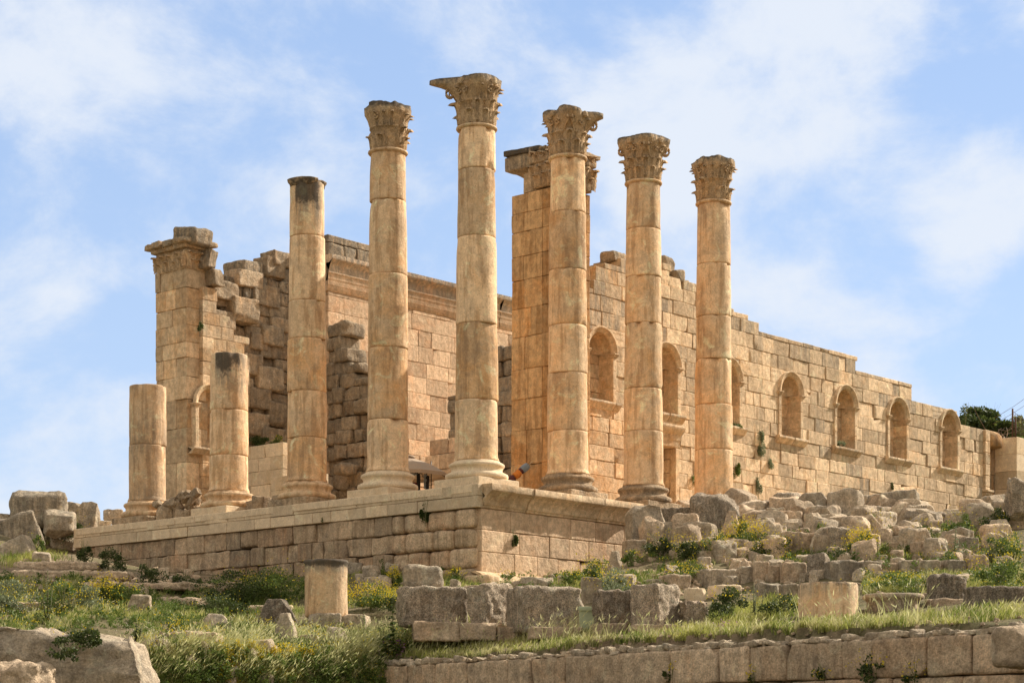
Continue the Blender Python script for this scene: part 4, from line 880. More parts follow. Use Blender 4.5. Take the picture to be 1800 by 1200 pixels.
rock(1220,1106,54,52,'smaller tan block closing the right end of the row','block',d=59.6,yaw=.4,ratio=.7,col=(.6,.45,.2),cuts=1,**BR)
for px,yb,w_,h_,lb in [(765,1122,90,32,'tan footing stone under the widest pitted block'),(838,1121,70,28,'brown footing stone under the gap of the first two pitted blocks'),(905,1124,70,24,'dark footing stone under the second pitted block'),(975,1120,100,20,'low dark footing stone under the middle pitted block'),(1075,1114,74,20,'brown footing stone under the dark worn block'),(1150,1112,86,16,'pale footing stone under the sunlit squared block')]:
    rock(px,yb,w_,h_,lb,'block','ret',group='footing stones under the large blocks',name='footing_stone',yaw=.1,ratio=.9,col=(rng.uniform(.3,.6),.4,.2),d=61.6 if px<950 else 59.9 if px<1100 else 58.6)
rock(945,1032,62,20,'low brown stone between the pitted blocks and the podium corner',group=G3,col=(.5,.5,.1))
rock(1040,1058,40,46,'upright dark slab in the gap behind the row of blocks','block',group=G3,col=(.25,.3,.2),ratio=.4)
rock(1095,1034,50,26,'tan stone in the shrubs right of the podium face',group=G3,col=(.6,.4,.1))
rock(1082,996,34,30,'reddish broken stone at the corner where the rubble meets the podium','point',group=G3,col=(.5,.8,.1),d=73)
# heap right
G5='top row of boulders on the right rubble heap'
for a in [
 (1136,946,64,58,'large grey boulder at the left end of the heap against the podium','boulder','rock',76,(.5,.15,.3)),
 (1192,914,50,24,'flat grey block lying behind the leftmost heap boulder','block','rough',79,(.45,.1,.5)),
 (1146,952,40,44,'pinkish rounded stone leaning on the leftmost heap boulder','boulder','ret',75,(.6,.7,.1)),
 (1172,946,28,30,'small dark stone between the leaning pink stone and the square tan one','block','rock',75.5,(.3,.4,.3)),
 (1207,946,44,44,'squarish tan stone in front of the flat grey block','block','ret',75.5,(.6,.5,.2)),
 (1258,938,84,66,'massive pitted grey boulder under the rightmost column','boulder','rough',78,(.5,.15,.45)),
 (1288,942,34,46,'upright pinkish slab leaning on the massive pitted boulder','point','ret',76,(.55,.6,.1)),
 (1330,904,82,30,'broad flat grey boulder right of the rightmost column','boulder','rough',81,(.5,.1,.4)),
 (1326,938,44,40,'tan block under the broad flat boulder','block','ret',78,(.6,.5,.2)),
 (1360,936,50,40,'brown faceted stone in the yellow flowers of the heap','boulder','rock',77,(.55,.4,.1)),
 (1390,906,50,40,'grey rounded boulder left of the dark pair of boulders','boulder','rough',80,(.55,.1,.3)),
 (1393,936,40,38,'tan stone below the grey rounded boulder','block','ret',77.5,(.6,.5,.1)),
 (1436,920,56,54,'first of the dark pair of big boulders on the heap, left one','boulder','rock',79,(.3,.3,.4)),
 (1490,924,62,60,'second of the dark pair of big boulders, right one beside the carved block','boulder','rock',78.5,(.45,.4,.35)),
 (1434,940,40,26,'small reddish block under the dark pair of boulders','block','ret',77,(.45,.8,.1)),
 (1532,937,56,24,'low grey block under the left end of the carved block','block','rock',77,(.4,.2,.3)),
 (1596,932,76,26,'low grey block under the right end of the carved block','block','rock',77.5,(.5,.2,.3)),
 (1660,952,68,50,'big dark grey block right of the carved block','block','rough',77,(.35,.2,.4)),
 (1712,953,46,42,'squat brown block near the right edge of the heap','block','rock',76.5,(.45,.4,.3)),
 (1752,950,28,28,'small dark stone beside the squat brown block','boulder','rock',76.5,(.35,.2,.3)),
 (1790,966,50,56,'brown stone block at the right edge under the overhanging boulder','block','ret',75,(.5,.5,.2)),
 (1793,897,44,56,'knobbly grey boulder jutting in at the right edge','boulder','rough',74,(.6,.1,.3)),
 (1790,928,40,34,'tan block below the knobbly boulder at the right edge','block','ret',76,(.6,.4,.2)),
 (1690,910,50,18,'pale flat stone on the heap before the niche wall','boulder','rock',82,(.7,.1,.1)),
]:
    px,yb,w_,h_,lb,kd,mt,dd,cc=a; rock(px,yb+5,w_*1.2,h_*1.22,lb,kd,mt,d=dd,col=(min(1,cc[0]+.15),cc[1],cc[2]*.8),group=G5,ratio=rng.uniform(.7,1.0),cuts=None,sink=.12)
cb=rock(1572,914,108,52,'long tilted block with a carved toothed edge crowning the heap','block','rock',d=79,yaw=-.28,tilt=-.1,col=(.55,.25,.4),group=G5,ratio=.55,cuts=2,rad=.1,amp=.08)
mb=MB(); q=onD(1612,898,77.6)
for k in range(10): mb.box((q[0]+RIGHT[0]*(k-5)*.085,q[1]+RIGHT[1]*(k-5)*.085,q[2]+.03*k*.3),(.05,.12,.3),rotz(math.atan2(RIGHT[1],RIGHT[0])),.01,.008,5,.1,(.6,.5,.2))
o=mb.build('dentil_band',M['rock'],cb)
G6='second tier of stones on the right rubble heap'
for a in [
 (1116,982,44,36,'brown stone at the left end of the second tier','block','ret',(.4,.5,.2)),(1160,972,30,22,'small tan stone in the dark weeds left of the yellow flowers','block','ret',(.5,.5,.1)),
 (1193,972,28,22,'small tan cube in the dark weeds under the square tan stone','block','ret',(.6,.4,.1)),(1222,976,32,28,'dark square stone amid the weeds under the massive boulder','block','rock',(.3,.3,.3)),
 (1270,978,58,30,'tan block behind the yellow flowers under the massive boulder','block','ret',(.55,.5,.1)),(1325,975,32,26,'pale small stone at the right end of the yellow flowers','block','ret',(.8,.2,.0)),
 (1360,968,36,22,'small rounded tan stone left of the egg shaped boulder','boulder','ret',(.6,.4,.1)),(1418,970,48,36,'egg shaped tan boulder in the second tier','boulder','ret',(.6,.5,.1)),
 (1471,970,58,46,'big pale squarish boulder with dark speckles in the second tier','block','rough',(.75,.3,.3)),(1516,960,44,32,'brown boulder behind the bright yellow bush','boulder','ret',(.5,.5,.2)),
 (1558,958,30,32,'narrow upright tan boulder right of the bright yellow bush','boulder','ret',(.6,.5,.1)),(1591,954,38,32,'round pinkish boulder right of the narrow upright one','boulder','ret',(.6,.6,.1)),
 (1584,968,42,16,'flat mushroom shaped stone on the soil bank','boulder','ret',(.75,.3,.1)),(1578,982,26,14,'small brown stone carrying the mushroom shaped stone','boulder','ret',(.5,.4,.2)),
 (1646,982,54,34,'pale grey knobbly boulder left of the thistles','boulder','rough',(.8,.1,.1)),(1705,972,34,30,'grey stone between the thistles','block','rock',(.4,.2,.3)),
 (1340,984,26,12,'small pale stone on the earth bank','boulder','ret',(.8,.2,0)),(1290,994,30,14,'little tan stone left on the earth bank','boulder','ret',(.6,.3,0)),
]:
    px,yb,w_,h_,lb,kd,mt,cc=a; rock(px,yb,w_,h_,lb,kd,mt,col=cc,group=G6,ratio=rng.uniform(.7,1.))
G7='roughly laid third tier of the right rubble heap'
for a in [
 (1188,1036,56,30,'brown block at the left end of the laid third tier','block','ret',(.5,.4,.2)),(1258,1030,76,34,'wide grey tan block in the laid third tier','block','rock',(.5,.3,.3)),
 (1310,1024,30,32,'upright grey block beside the wide grey tan block','block','rock',(.45,.2,.3)),(1223,1056,40,26,'smooth cream block low in the third tier','block','cream',(.6,.2,0)),
 (1275,1052,60,28,'long smooth cream slab low in the third tier','block','cream',(.7,.1,0)),(1337,1022,32,40,'tall tan block in the third tier','block','ret',(.6,.5,.1)),
 (1361,1022,20,32,'narrow brown block next to the tall tan block','block','ret',(.45,.6,.1)),(1396,1022,48,38,'tan block with a curved top in the third tier','block','ret',(.6,.6,.1)),
 (1440,1016,40,50,'tall pointed speckled boulder rising above the third tier','boulder','rough',(.65,.3,.3)),(1486,1018,66,38,'wide dark topped block in the third tier','block','rock',(.45,.3,.4)),
 (1533,1014,40,32,'dark block with a broken top in the third tier','block','rock',(.35,.3,.3)),(1567,1014,30,28,'small brown block in the third tier','block','ret',(.4,.5,.2)),
 (1599,1012,36,32,'square grey tan block in the third tier, fourth from its right end','block','rock',(.6,.3,.2)),(1636,1012,38,32,'square dark tan block in the third tier, third from its right end','block','rock',(.4,.3,.3)),
 (1680,1010,46,30,'wide grey block in the third tier behind the thistles','block','rock',(.45,.2,.4)),(1722,1008,36,38,'rounded tan boulder at the right end of the third tier','boulder','ret',(.6,.4,.2)),
 (1354,1054,46,34,'dark rounded block left of the big low drum','boulder','rock',(.35,.3,.4)),(1400,1056,60,34,'pinkish sloping block behind the big low drum','block','rock',(.3,.6,.3)),
 (1160,1030,60,14,'low flat stone at the foot of the shrubs by the heap','boulder','rock',(.4,.3,.2)),
]:
    px,yb,w_,h_,lb,kd,mt,cc=a; rock(px,yb,w_,h_,lb,kd,mt,col=cc,group=G7,ratio=rng.uniform(.8,1.1),yaw=rng.uniform(.1,.45) if kd=='block' else None,name='laid_stone',sink=.2)
# loose tumbled stones that nothing tells apart, filling the heap
def scatter(poly,n,w0,w1,label,group,mats=('ret','rock','rock'),kinds=('boulder','boulder','boulder')):
    poly=np.array(poly,float); k=0
    while k<n:
        x,y=rng.uniform(poly.min(0),poly.max(0))
        c=False; m=len(poly)
        for i in range(m):
            (x1,y1),(x2,y2)=poly[i],poly[(i+1)%m]
            if (y1>y)!=(y2>y) and x<(x2-x1)*(y-y1)/((y2-y1) or 1e-9)+x1: c=not c
        if not c: continue
        w_=rng.uniform(w0,w1)**1.0; k+=1
        rock(x,y,w_,w_*rng.uniform(.55,.95),label,kinds[rng.integers(0,3)],mats[rng.integers(0,3)],group=group,sink=.3,col=(rng.uniform(.3,1),rng.uniform(.1,.6),rng.uniform(0,.3)),name='tumbled_stone',yaw=rng.uniform(-.7,.7),ratio=rng.uniform(.7,1.1))
scatter([(1110,925),(1240,905),(1500,905),(1780,905),(1780,935),(1500,935),(1240,940),(1115,945)],26,48,78,'mid sized pale boulder wedged in the upper rows of the right heap','mid sized boulders of the right heap')
scatter([(1105,945),(1240,925),(1500,915),(1790,925),(1790,985),(1500,985),(1300,990),(1120,985)],110,26,64,'small tumbled stone among the boulders of the right rubble heap','tumbled stones of the right heap')
scatter([(1140,990),(1500,980),(1780,985),(1780,1030),(1500,1020),(1200,1050)],80,14,36,'little stone on the bank around the laid third tier','little stones round the laid tier')
scatter([(620,1000),(1100,1000),(1100,1060),(640,1050)],26,12,30,'little stone in the weeds between podium and pitted blocks','little stones before the podium')
scatter([(260,1120),(640,1120),(660,1200),(300,1200)],22,14,38,'little stone half sunk in the foreground grass','little stones in the foreground grass')
scatter([(0,1010),(420,1010),(420,1060),(0,1060)],22,8,24,'little stone beside the worn path','little stones by the path')
G8='worked pieces set out on the terrace'
def drum(px,yb,wpx,hpx,label,d=None,lip=.0,col=(.5,.4,.2),lich=.4,mat='col',bev=.03,name='column_drum',chip=.5,amp=.02):
    if d is None: p,d=gpos(px,yb)
    else: p=onD(px,yb,d)
    s=d/F; r=wpx*s/2; h=hpx*s; mb=MB(); c=(p[0]+FWD[0]*r,p[1]+FWD[1]*r,p[2]-.05)
    pr=[(r-bev-.01,0),(r-.005,.05)]+[(r-lip*.6*0,q) for q in np.linspace(.1,h-.1,10)]+[(r+lip,h-.06),(r+lip-.0,h-.02),(r-bev+lip,h+.03)]
    mb.lathe(c,pr,64,amp,1.6,col,chip=chip,lich=lambda P: np.clip(1-(h-P[:,2])/.5,0,1)*lich+.15)
    o=mb.build(name,M[mat],None,loc=p); return T(o,label,'column drum',G8)
drum(570,1080,76,100,'standing column drum with a dark lip on top, alone in the meadow',d=65,lip=.03,col=(.45,.45,.2),lich=.75)
drum(1464,1090,106,70,'big low column drum standing at the edge of the grass terrace',d=54,col=(.8,.2,.1),lich=.45,mat='col',chip=.1,amp=.008)
p=onD(1578,1074,54.6); s=55.5/F; mb=MB(); c=(p[0]+FWD[0]*.7,p[1]+FWD[1]*.7,p[2]-.1)
mb.lathe(c,[(.66,-.1),(.66,.2),(.68,.38),(.74,.44),(.80,.47),(.83,.52),(.82,.57),(.78,.6)],56,.015,2,(.6,.4,.2),chip=.2,lich=lambda P:np.clip((P[:,2]-.35)*2,0,1)*.5)
for k in range(8): a_=k*math.pi/4; mb.box((c[0]+.66*math.cos(a_),c[1]+.66*math.sin(a_),c[2]+.2),(.1,.12,.42),rotz(a_),.03,.01,4,.1,(.6,.4,.1))
T(mb.build('capital_fragment',M['rock'],None,loc=p),'round capital fragment with a moulded rim right of the big low drum','capital',G8)
rock(1666,1056,70,50,'curved broken cornice fragment propped on a pale block','boulder','rough',group=G8,d=56,yaw=.2,col=(.45,.2,.5),ratio=.6,cuts=4,rad=.12,name='cornice_fragment')
rock(1666,1080,66,30,'pale squared block carrying the curved cornice fragment','block','ret',group=G8,d=54.8,yaw=.2,col=(.65,.4,.1),ratio=.8)
rock(1760,1074,120,46,'long low grey block at the right edge behind the grass band','block','rough',group=G8,d=51.5,yaw=.15,col=(.45,.3,.45),ratio=.4)
rock(1545,1082,36,24,'small tan block between the big low drum and the capital fragment','block','ret',group=G8,d=56,col=(.4,.4,.2))
# ---------------------------------------------------------------- retaining wall
rw2=root('retaining_wall',(cw(*WL0)[0],cw(*WL0)[1],-8.9),'coursed brown retaining wall along the bottom right, topped by a strip of small rubble','wall')
mb=MB(); dirw=_wd[0]*RIGHT+_wd[1]*FWD; nrm=_wn[0]*RIGHT+_wn[1]*FWD; yaww=math.atan2(dirw[1],dirw[0]); base=cw(*WL0)
zr=[-9.6,-8.72,-7.8,-6.93]
for k in range(3):
    u=0
    while u<WLEN+1:
        ln=rng.uniform(.8,2.4); v=u+ln
        cxy=base+dirw*(u+v)/2+nrm*(.42+rng.normal()*.02)
        mb.box((cxy[0],cxy[1],(zr[k]+zr[k+1])/2),(ln-.03,.85,zr[k+1]-zr[k]-.03),rotz(yaww),.06,.035,1.6,.13,(rng.uniform(.4,1.),rng.uniform(.3,.9),rng.uniform(0,.15)),maxseg=16,cuts=1,cutd=.97)
        u=v
cxy=base+dirw*(WLEN/2+.5)+nrm*.55; mb.box((cxy[0],cxy[1],-8.),(WLEN+.6,.55,2.1),rotz(yaww),.05,0,1,50,(.3,.4,.2))
mb.build('coursed_blocks',M['ret'],rw2)
mb=MB(); u=0
while u<WLEN+1:
    ln=rng.uniform(.08,.36); cxy=base+dirw*(u+ln/2)+nrm*(.22+rng.uniform(-.05,.1)); hh=rng.uniform(.05,.2)
    mb.box((cxy[0],cxy[1],-6.93+hh/2-.02),(ln*1.1,.4,hh),euler(rng.uniform(-.2,.2),rng.uniform(-.2,.2),yaww+rng.uniform(-.3,.3)),.04,.035,4,.08,(rng.uniform(.3,.9),rng.uniform(.2,.6),rng.uniform(0,.3)),cuts=3); u+=ln*.9
cxy=base+dirw*(WLEN/2)+nrm*.6; mb.box((cxy[0],cxy[1],-6.95),(WLEN,.7,.2),rotz(yaww),.04,.05,2,.5,(.4,.4,.1))
mb.build('rubble_capping',M['rock'],rw2)
rock(1786,1164,70,68,'rounded boulder block set in the top of the retaining wall at the right edge','boulder','ret',d=40.6,col=(.55,.35,.2),group=G8,cuts=2,rad=.15)
# ---------------------------------------------------------------- plants
def leaves(mb,ctr,rad,n,size,col=(0,1),lobes=10,long=1.6,up=.3,flat=0.,dry=0.):
    ctr=np.asarray(ctr,float); rad=np.asarray(rad,float)
    lc=rng.normal(size=(lobes,3)); lc/=np.linalg.norm(lc,axis=1,keepdims=True); lc*=rng.uniform(.3,1.0,(lobes,1)); lr=rng.uniform(.18,.5,lobes); lc[:,2]=lc[:,2]*(1.15-.7*np.hypot(lc[:,0],lc[:,1]))-.25*np.hypot(lc[:,0],lc[:,1])
    k=rng.integers(0,lobes,n); v=rng.normal(size=(n,3)); v/=np.linalg.norm(v,axis=1,keepdims=True); q=lc[k]+v*lr[k][:,None]*rng.uniform(.25,1.1,(n,1))**.5
    q[:,2]=np.where(q[:,2]<-.95,-.95,q[:,2]); P=ctr+q*rad
    d=q+rng.normal(size=(n,3))*.7; d[:,2]+=up; d/=np.linalg.norm(d,axis=1,keepdims=True)
    s=np.cross(d,rng.normal(size=(n,3))); s/=np.linalg.norm(s,axis=1,keepdims=True)
    sz=size*rng.uniform(.6,1.35,(n,1)); a=P; b=P+d*sz*long*.5+s*sz*.5; c=P+d*sz*long; e=P+d*sz*long*.5-s*sz*.5
    V=np.stack([a,b,c,e],1).reshape(-1,3); t=np.clip(rng.uniform(col[0],col[1],n)+.25*(lr[k]-.4),0,1); cc=np.zeros((n,3)); cc[:,0]=t; cc[:,1]=(rng.random(n)<dry)*.7
    mb.add(V,np.arange(4*n).reshape(-1,4),np.repeat(cc,4,0))
def flowers(mb,ctr,rad,n,size,top=True):
    ctr=np.asarray(ctr,float); v=rng.normal(size=(n,3)); v/=np.linalg.norm(v,axis=1,keepdims=True)
    if top: v[:,2]=np.abs(v[:,2])
    cl=rng.normal(size=(max(3,n//12),3))*.25; v=v+cl[rng.integers(0,len(cl),n)]
    P=ctr+v*np.asarray(rad)*rng.uniform(.8,1.15,(n,1)); 
    for k in range(2):
        d=rng.normal(size=(n,3)); d/=np.linalg.norm(d,axis=1,keepdims=True); s=np.cross(d,rng.normal(size=(n,3))); s/=np.linalg.norm(s,axis=1,keepdims=True); z=size*rng.uniform(.6,1.3,(n,1))
        V=np.stack([P-d*z,P+s*z,P+d*z,P-s*z],1).reshape(-1,3); cc=np.zeros((n,3)); cc[:,0]=rng.random(n); mb.add(V,np.arange(4*n).reshape(-1,4),np.repeat(cc,4,0))
def stems(mb,p,h,w,n,rad=.008,lean=(0,0)):
    for _ in range(n):
        a=rng.uniform(0,6.28); e=rng.uniform(.2,1)*w
        pts=[(p[0]+math.cos(a)*e*q*q*.9+lean[0]*q*q,p[1]+math.sin(a)*e*q*q*.9+lean[1]*q*q,p[2]+h*q*rng.uniform(.95,1.05)) for q in (0,.35,.7,1)]
        mb.tube(pts,np.linspace(rad,rad*.5,4),4)
def bush(px,yb,wpx,hpx,label,kind='leaf',fl=0,d=None,dens=1.,flm='yel',size=None,group='shrubs and weeds of the ruin',name='shrub',cat='shrub',pos=None,dry=0.):
    if pos is not None: p=np.array(pos); d=(p[:2]-CAM[:2])@FWD
    elif d is None: p,d=gpos(px,yb)
    else: p=onD(px,yb,d)
    s=d/F; W_=wpx*s; H=hpx*s; r_=root(name,p,label,cat,group); mb=MB()
    size=size or .042; n=int(min(14000,max(140,dens*W_*H*1500)))
    leaves(mb,(p[0]+FWD[0]*.15,p[1]+FWD[1]*.15,p[2]+H*.5),(W_*.52,W_*.45,H*.53),n,size,(0,1),lobes=max(5,int(6+W_*5)),dry=dry); mb.build('foliage',M[kind],r_)
    mb=MB(); stems(mb,p,H*1.02,W_*.5,12 if pos is None else 4,.007); mb.build('stem',M['stem'],r_)
    if fl:
        mb=MB(); flowers(mb,(p[0]-FWD[0]*.05,p[1]-FWD[1]*.05,p[2]+H*.5),(W_*.5,W_*.45,H*.55),int(fl*W_*H*100)+15,.02); mb.build('blossom',M[flm],r_)
    return r_
def spike(px,yb,wpx,hpx,label,d=None,kind='gleaf',n=34,name='thistle',fl=0):
    """upright thistle: a stalk with long narrow leaves drooping outwards"""
    if d is None: p,d=gpos(px,yb)
    else: p=onD(px,yb,d)
    s=d/F; H=hpx*s; W_=wpx*s; r_=root(name,p,label,name,'thistles and tall weeds'); st=MB(); mb=MB()
    heads=[(0,0,1.)]+[(rng.normal()*W_*.28,rng.normal()*W_*.28,rng.uniform(.55,.85)) for _ in range(4)]
    for hx,hy,hk in heads:
        top=np.array([p[0]+hx,p[1]+hy,p[2]+H*hk]); b=np.array([p[0]+hx*.2,p[1]+hy*.2,p[2]])
        st.tube([b,b+(top-b)*.5+np.array([hx,hy,0])*.1,top],[.02,.014,.006],5)
        for k in range(n if hk==1 else n//2):
            q=(k+.5)/(n if hk==1 else n//2); a=k*2.4; c=b+(top-b)*q; ln=W_*.5*(1.05-q*.75)*rng.uniform(.7,1.2)*(1 if hk==1 else .6); w_=ln*.13
            dv=np.array([math.cos(a),math.sin(a),0]); sd=np.array([-math.sin(a),math.cos(a),0]); P=np.zeros((5,2,3))
            for i,tt in enumerate(np.linspace(0,1,5)):
                cc=c+dv*ln*tt+np.array([0,0,ln*(.55*tt-.6*tt*tt)]); ww=w_*(1-tt)**.7*(1+.5*(i%2)); P[i,0]=cc-sd*ww; P[i,1]=cc+sd*ww
            mb.grid(P,(rng.random(),0,0))
    mb.build('leaves',M[kind],r_); st.build('stalk',M['stem'],r_)
    if fl: f_=MB(); flowers(f_,(p[0],p[1],p[2]+H*.9),(W_*.2,W_*.2,H*.1),fl,.025); f_.build('blossom',M['yel'],r_)
BU=[
 (190,1008,60,46,'dark green bush against the podium foot near its left end','dleaf',0),(262,1030,62,40,'dark olive bush in the middle of the left podium foot','dleaf',.0),(325,1032,50,30,'low dark bush at the foot of the left podium face','dleaf',0),
 (126,965,62,60,'bushy weed between the boulder heap and the podium end','dleaf',.2),(60,972,40,34,'green weeds at the foot of the tilted drum fragment','leaf',.1),(150,1000,30,50,'thin upright weed at the left end of the podium','dleaf',0),
 (185,1058,44,42,'bright yellow flowering bush on the left meadow','leaf',5),(215,1062,60,40,'light green bush right of the bright yellow one on the left meadow','leaf',1.2),(20,1075,100,50,'grey green flowering weeds at the left edge','gleaf',1.),(110,1080,80,55,'leafy weeds around the dark upright plants of the left meadow','leaf',.5),(155,1075,70,44,'pale flowering weeds left of the bright yellow bush','gleaf',1.5),
 (420,1065,150,60,'large mound of dark green weeds in front of the podium','dleaf',.15),(490,1060,130,62,'tall green weeds left of the standing drum','leaf',.3),(375,1078,110,36,'green weeds in front of the dark mound','dleaf',.1),
 (652,1075,90,46,'yellow flowering bush right of the standing drum','leaf',4.),(692,1032,24,32,'bright yellow bush behind the drum chunk','leaf',6),(690,1080,50,40,'dark bush at the left end of the big blocks','dleaf',.5),
 (745,988,54,34,'dark weeds growing at the podium foot behind the drum chunk','dleaf',0),(806,994,28,22,'small dark weed at the foot of the podium corner','dleaf',0),(895,1024,30,22,'small bright green weed at the podium base moulding','leaf',.6),(800,1024,36,26,'small yellow flowering weed behind the big blocks','leaf',2.5),
 (1040,1030,60,50,'yellow flowering bush at the foot of the right podium face','leaf',1.5),(1000,1028,50,26,'low green weed behind the middle pitted block','leaf',.8),(1075,1055,90,56,'pale grey green brush in the gap behind the pitted blocks','gleaf',.8),
 (1110,995,40,30,'green weeds below the left end of the heap','leaf',.8),(1165,980,66,44,'dark green weeds under the left end of the heap','dleaf',.5),(1215,985,70,42,'dark weeds with yellow dots under the massive boulder','dleaf',1.2),(1262,980,60,44,'weeds with yellow blossom left of the pale small stone','leaf',2.),
 (1310,958,70,42,'bright yellow flowering bush on the heap right of the massive boulder','leaf',5),(1335,985,50,34,'green weeds under the bright yellow flowering bush on the heap','dleaf',.8),(1372,978,56,40,'dark weeds left of the egg shaped boulder','dleaf',1.2),(1445,965,26,46,'upright green weed between the egg shaped and the speckled boulder','leaf',.3),
 (1515,975,56,44,'compact bright yellow bush in the second tier','leaf',6),(1545,940,50,40,'green weed above the bright yellow bush of the second tier','leaf',.3),(1620,960,60,44,'leafy green weeds right of the round pinkish boulder','dleaf',.4),(1480,985,70,24,'low weeds on the bank under the speckled boulder','dleaf',.3),
 (1690,945,60,50,'bright green weeds between the big dark block and the thistles','leaf',.3),(1752,935,60,44,'dark green bush near the right edge below the wall','dleaf',.1),(1765,985,80,50,'green yellow weeds at the right edge of the second tier','leaf',1.),(1760,1035,110,62,'dense green bush with yellow dots at the right edge','leaf',.8),(1660,1000,60,30,'weeds before the wide grey third tier block','leaf',.5),
 (1285,1090,90,56,'dark rounded bush left of the big low drum','dleaf',.5),(1380,1082,80,40,'low dark weeds hugging the left side of the big low drum','dleaf',.2),(1580,1040,130,34,'pale flowering ground plants behind the capital fragment','leaf',1.2),(1215,1010,70,24,'weeds on the bank below the heap','leaf',.8),
 (1195,1022,60,26,'bright yellow weed left of the third tier','leaf',2.5),(1400,1000,50,22,'small green weed on the bank left of the tall pointed boulder','leaf',.2),
]
for b in BU: bush(*b[:5],kind=b[5],fl=b[6])
# weeds on the retaining wall face
def wallpt(px,py):
    r=(px-CX)/F; d=WL0-0; # intersect ray with wall line
    A=np.array([[r,-_wd[0]],[1,-_wd[1]]]); t=np.linalg.solve(A,WL0); return onD(px,py,t[0]-.05)
for px,py,w_,h_,lb in [(1450,1205,40,40,'small weed on the retaining wall, leftmost of those on its face'),(1540,1200,80,50,'large weed hanging on the retaining wall face'),(1608,1200,60,44,'weed with yellow dots right of the large one on the retaining wall'),(1325,1205,22,30,'tiny weed low on the retaining wall'),(1182,1200,26,40,'thin weed at the left part of the retaining wall face')]:
    bush(px,py,w_,h_,lb,'dleaf',fl=.8,pos=wallpt(px,py),group='weeds on the retaining wall',dens=.8)
# plants rooted in the masonry
for px,py,w_,h_,kind,pl,lb in [
 (1335,800,24,56,'gleaf','B','long grey green creeper hanging below the fourth niche sill'),(1352,822,20,22,'gleaf','B','lower tip of creeper right of the long one below the fourth niche'),(1333,880,16,44,'gleaf','B','thin plant on the wall above the heap'),(1354,822,10,14,'leaf','B','tiny tuft under the fourth niche'),
 (1293,840,20,36,'leaf','B','bright green caper plant low beside the rightmost column'),(1294,755,22,18,'leaf','B','small green tuft high beside the rightmost column'),(1218,850,18,18,'leaf','B','small green tuft above the doorway right side'),(1568,860,14,12,'dleaf','B','tiny tuft on the wall above the carved block'),(1478,783,18,10,'gleaf','B','dry pale tuft in the second niche right of the rightmost column'),
 (350,580,10,16,'dleaf','L','tiny tuft on the broken top left of the core stones'),(455,785,36,22,'dleaf','L','dark weeds on the low wall by the core stones'),(488,786,26,20,'leaf','L','yellow green weed beside the headless shaft')]:
    q=onB(px,py,BW-.08) if pl=='B' else onB(px,py,26.6)
    bush(px,py,w_,h_,lb,kind,pos=q,group='plants rooted in the masonry',dens=2.2,fl=1. if 'yellow' in lb else 0,size=.045)
for px,py,w_,h_,lb in [(748,925,18,52,'slender dark plant growing in the left podium face near the corner'),(903,962,12,32,'small dark plant on the right podium face'),(566,918,8,10,'tiny tuft in a joint of the left podium face')]:
    q=onA(px,py,-1.3) if px<830 else onB(px,py,-1.25)
    bush(px,py,w_,h_,lb,'dleaf',pos=q,group='plants rooted in the masonry',dens=3.,size=.05)
SP=[(84,1095,40,92,'tall dark upright plant on the left meadow','dleaf'),(122,1080,26,50,'shorter dark upright plant right of the tall one','dleaf'),(126,1000,24,30,'small thistle by the podium end','gleaf'),(690,1150,90,88,'big thistle in front of the left pitted block','leaf'),(640,1125,40,50,'small thistle left of the big thistle','leaf'),(1325,1085,40,60,'pale thistle on the grass terrace left of the big low drum','gleaf'),(1680,985,50,60,'branching thistle on the second tier right','gleaf'),(1740,990,40,50,'thistle near the right edge of the second tier','gleaf'),(1628,1040,26,44,'slim weed left of the curved cornice fragment','leaf'),(1610,1060,30,50,'slim weed behind the capital fragment','leaf'),(560,1190,40,60,'leafy thistle in the foreground grass','leaf'),(240,1125,40,40,'leafy weed on the rock outcrop rim','dleaf'),(425,1190,40,40,'low leafy weed among the foreground flowers','leaf')]
for px,yb,w_,h_,lb,kd in SP: spike(px,yb,w_,h_,lb,kind=kd)
bush(140,1140,84,40,'dark green weed rooted in the cleft of the rock outcrop','dleaf',fl=.1,d=49.2,dens=2.,name='shrub')
bush(112,1160,64,30,'olive weed lower in the cleft of the rock outcrop','dleaf',d=48.4)
# bush and small tree behind the far wall
bb=bush(1738,778,110,66,'big round dark bush behind the wall end at the upper right','dleaf',d=118,dens=1.1,size=.12,group='bushes behind the wall')
bush(1790,790,60,60,'sparser bush behind the wire fence at the right edge','dleaf',d=120,dens=.5,size=.1,group='bushes behind the wall',dry=.3)
bush(1697,760,20,50,'thin sprig beside the last niche against the sky','dleaf',d=112,dens=.3,size=.08,group='bushes behind the wall')
bush(1785,784,60,18,'sunny green tuft on the wall top at the right edge','leaf',d=118.5,dens=1.,size=.08,group='bushes behind the wall')
mb=MB(); p=onD(1757,770,116.5)
for k in range(16):
    q=np.array(p)+np.array([rng.normal()*.3,rng.normal()*.3,0]); pts=[q]
    dv=rng.normal(size=3)*.17; dv[2]=abs(dv[2])*.7+.04
    for i in range(4): pts.append(pts[-1]+dv+rng.normal(size=3)*.12); 
    mb.tube(pts,np.linspace(.035,.012,5),4)
T(mb.build('dead_branches',M['twig'],None,loc=p),'tangle of bare dry branches over the big round bush','branches')
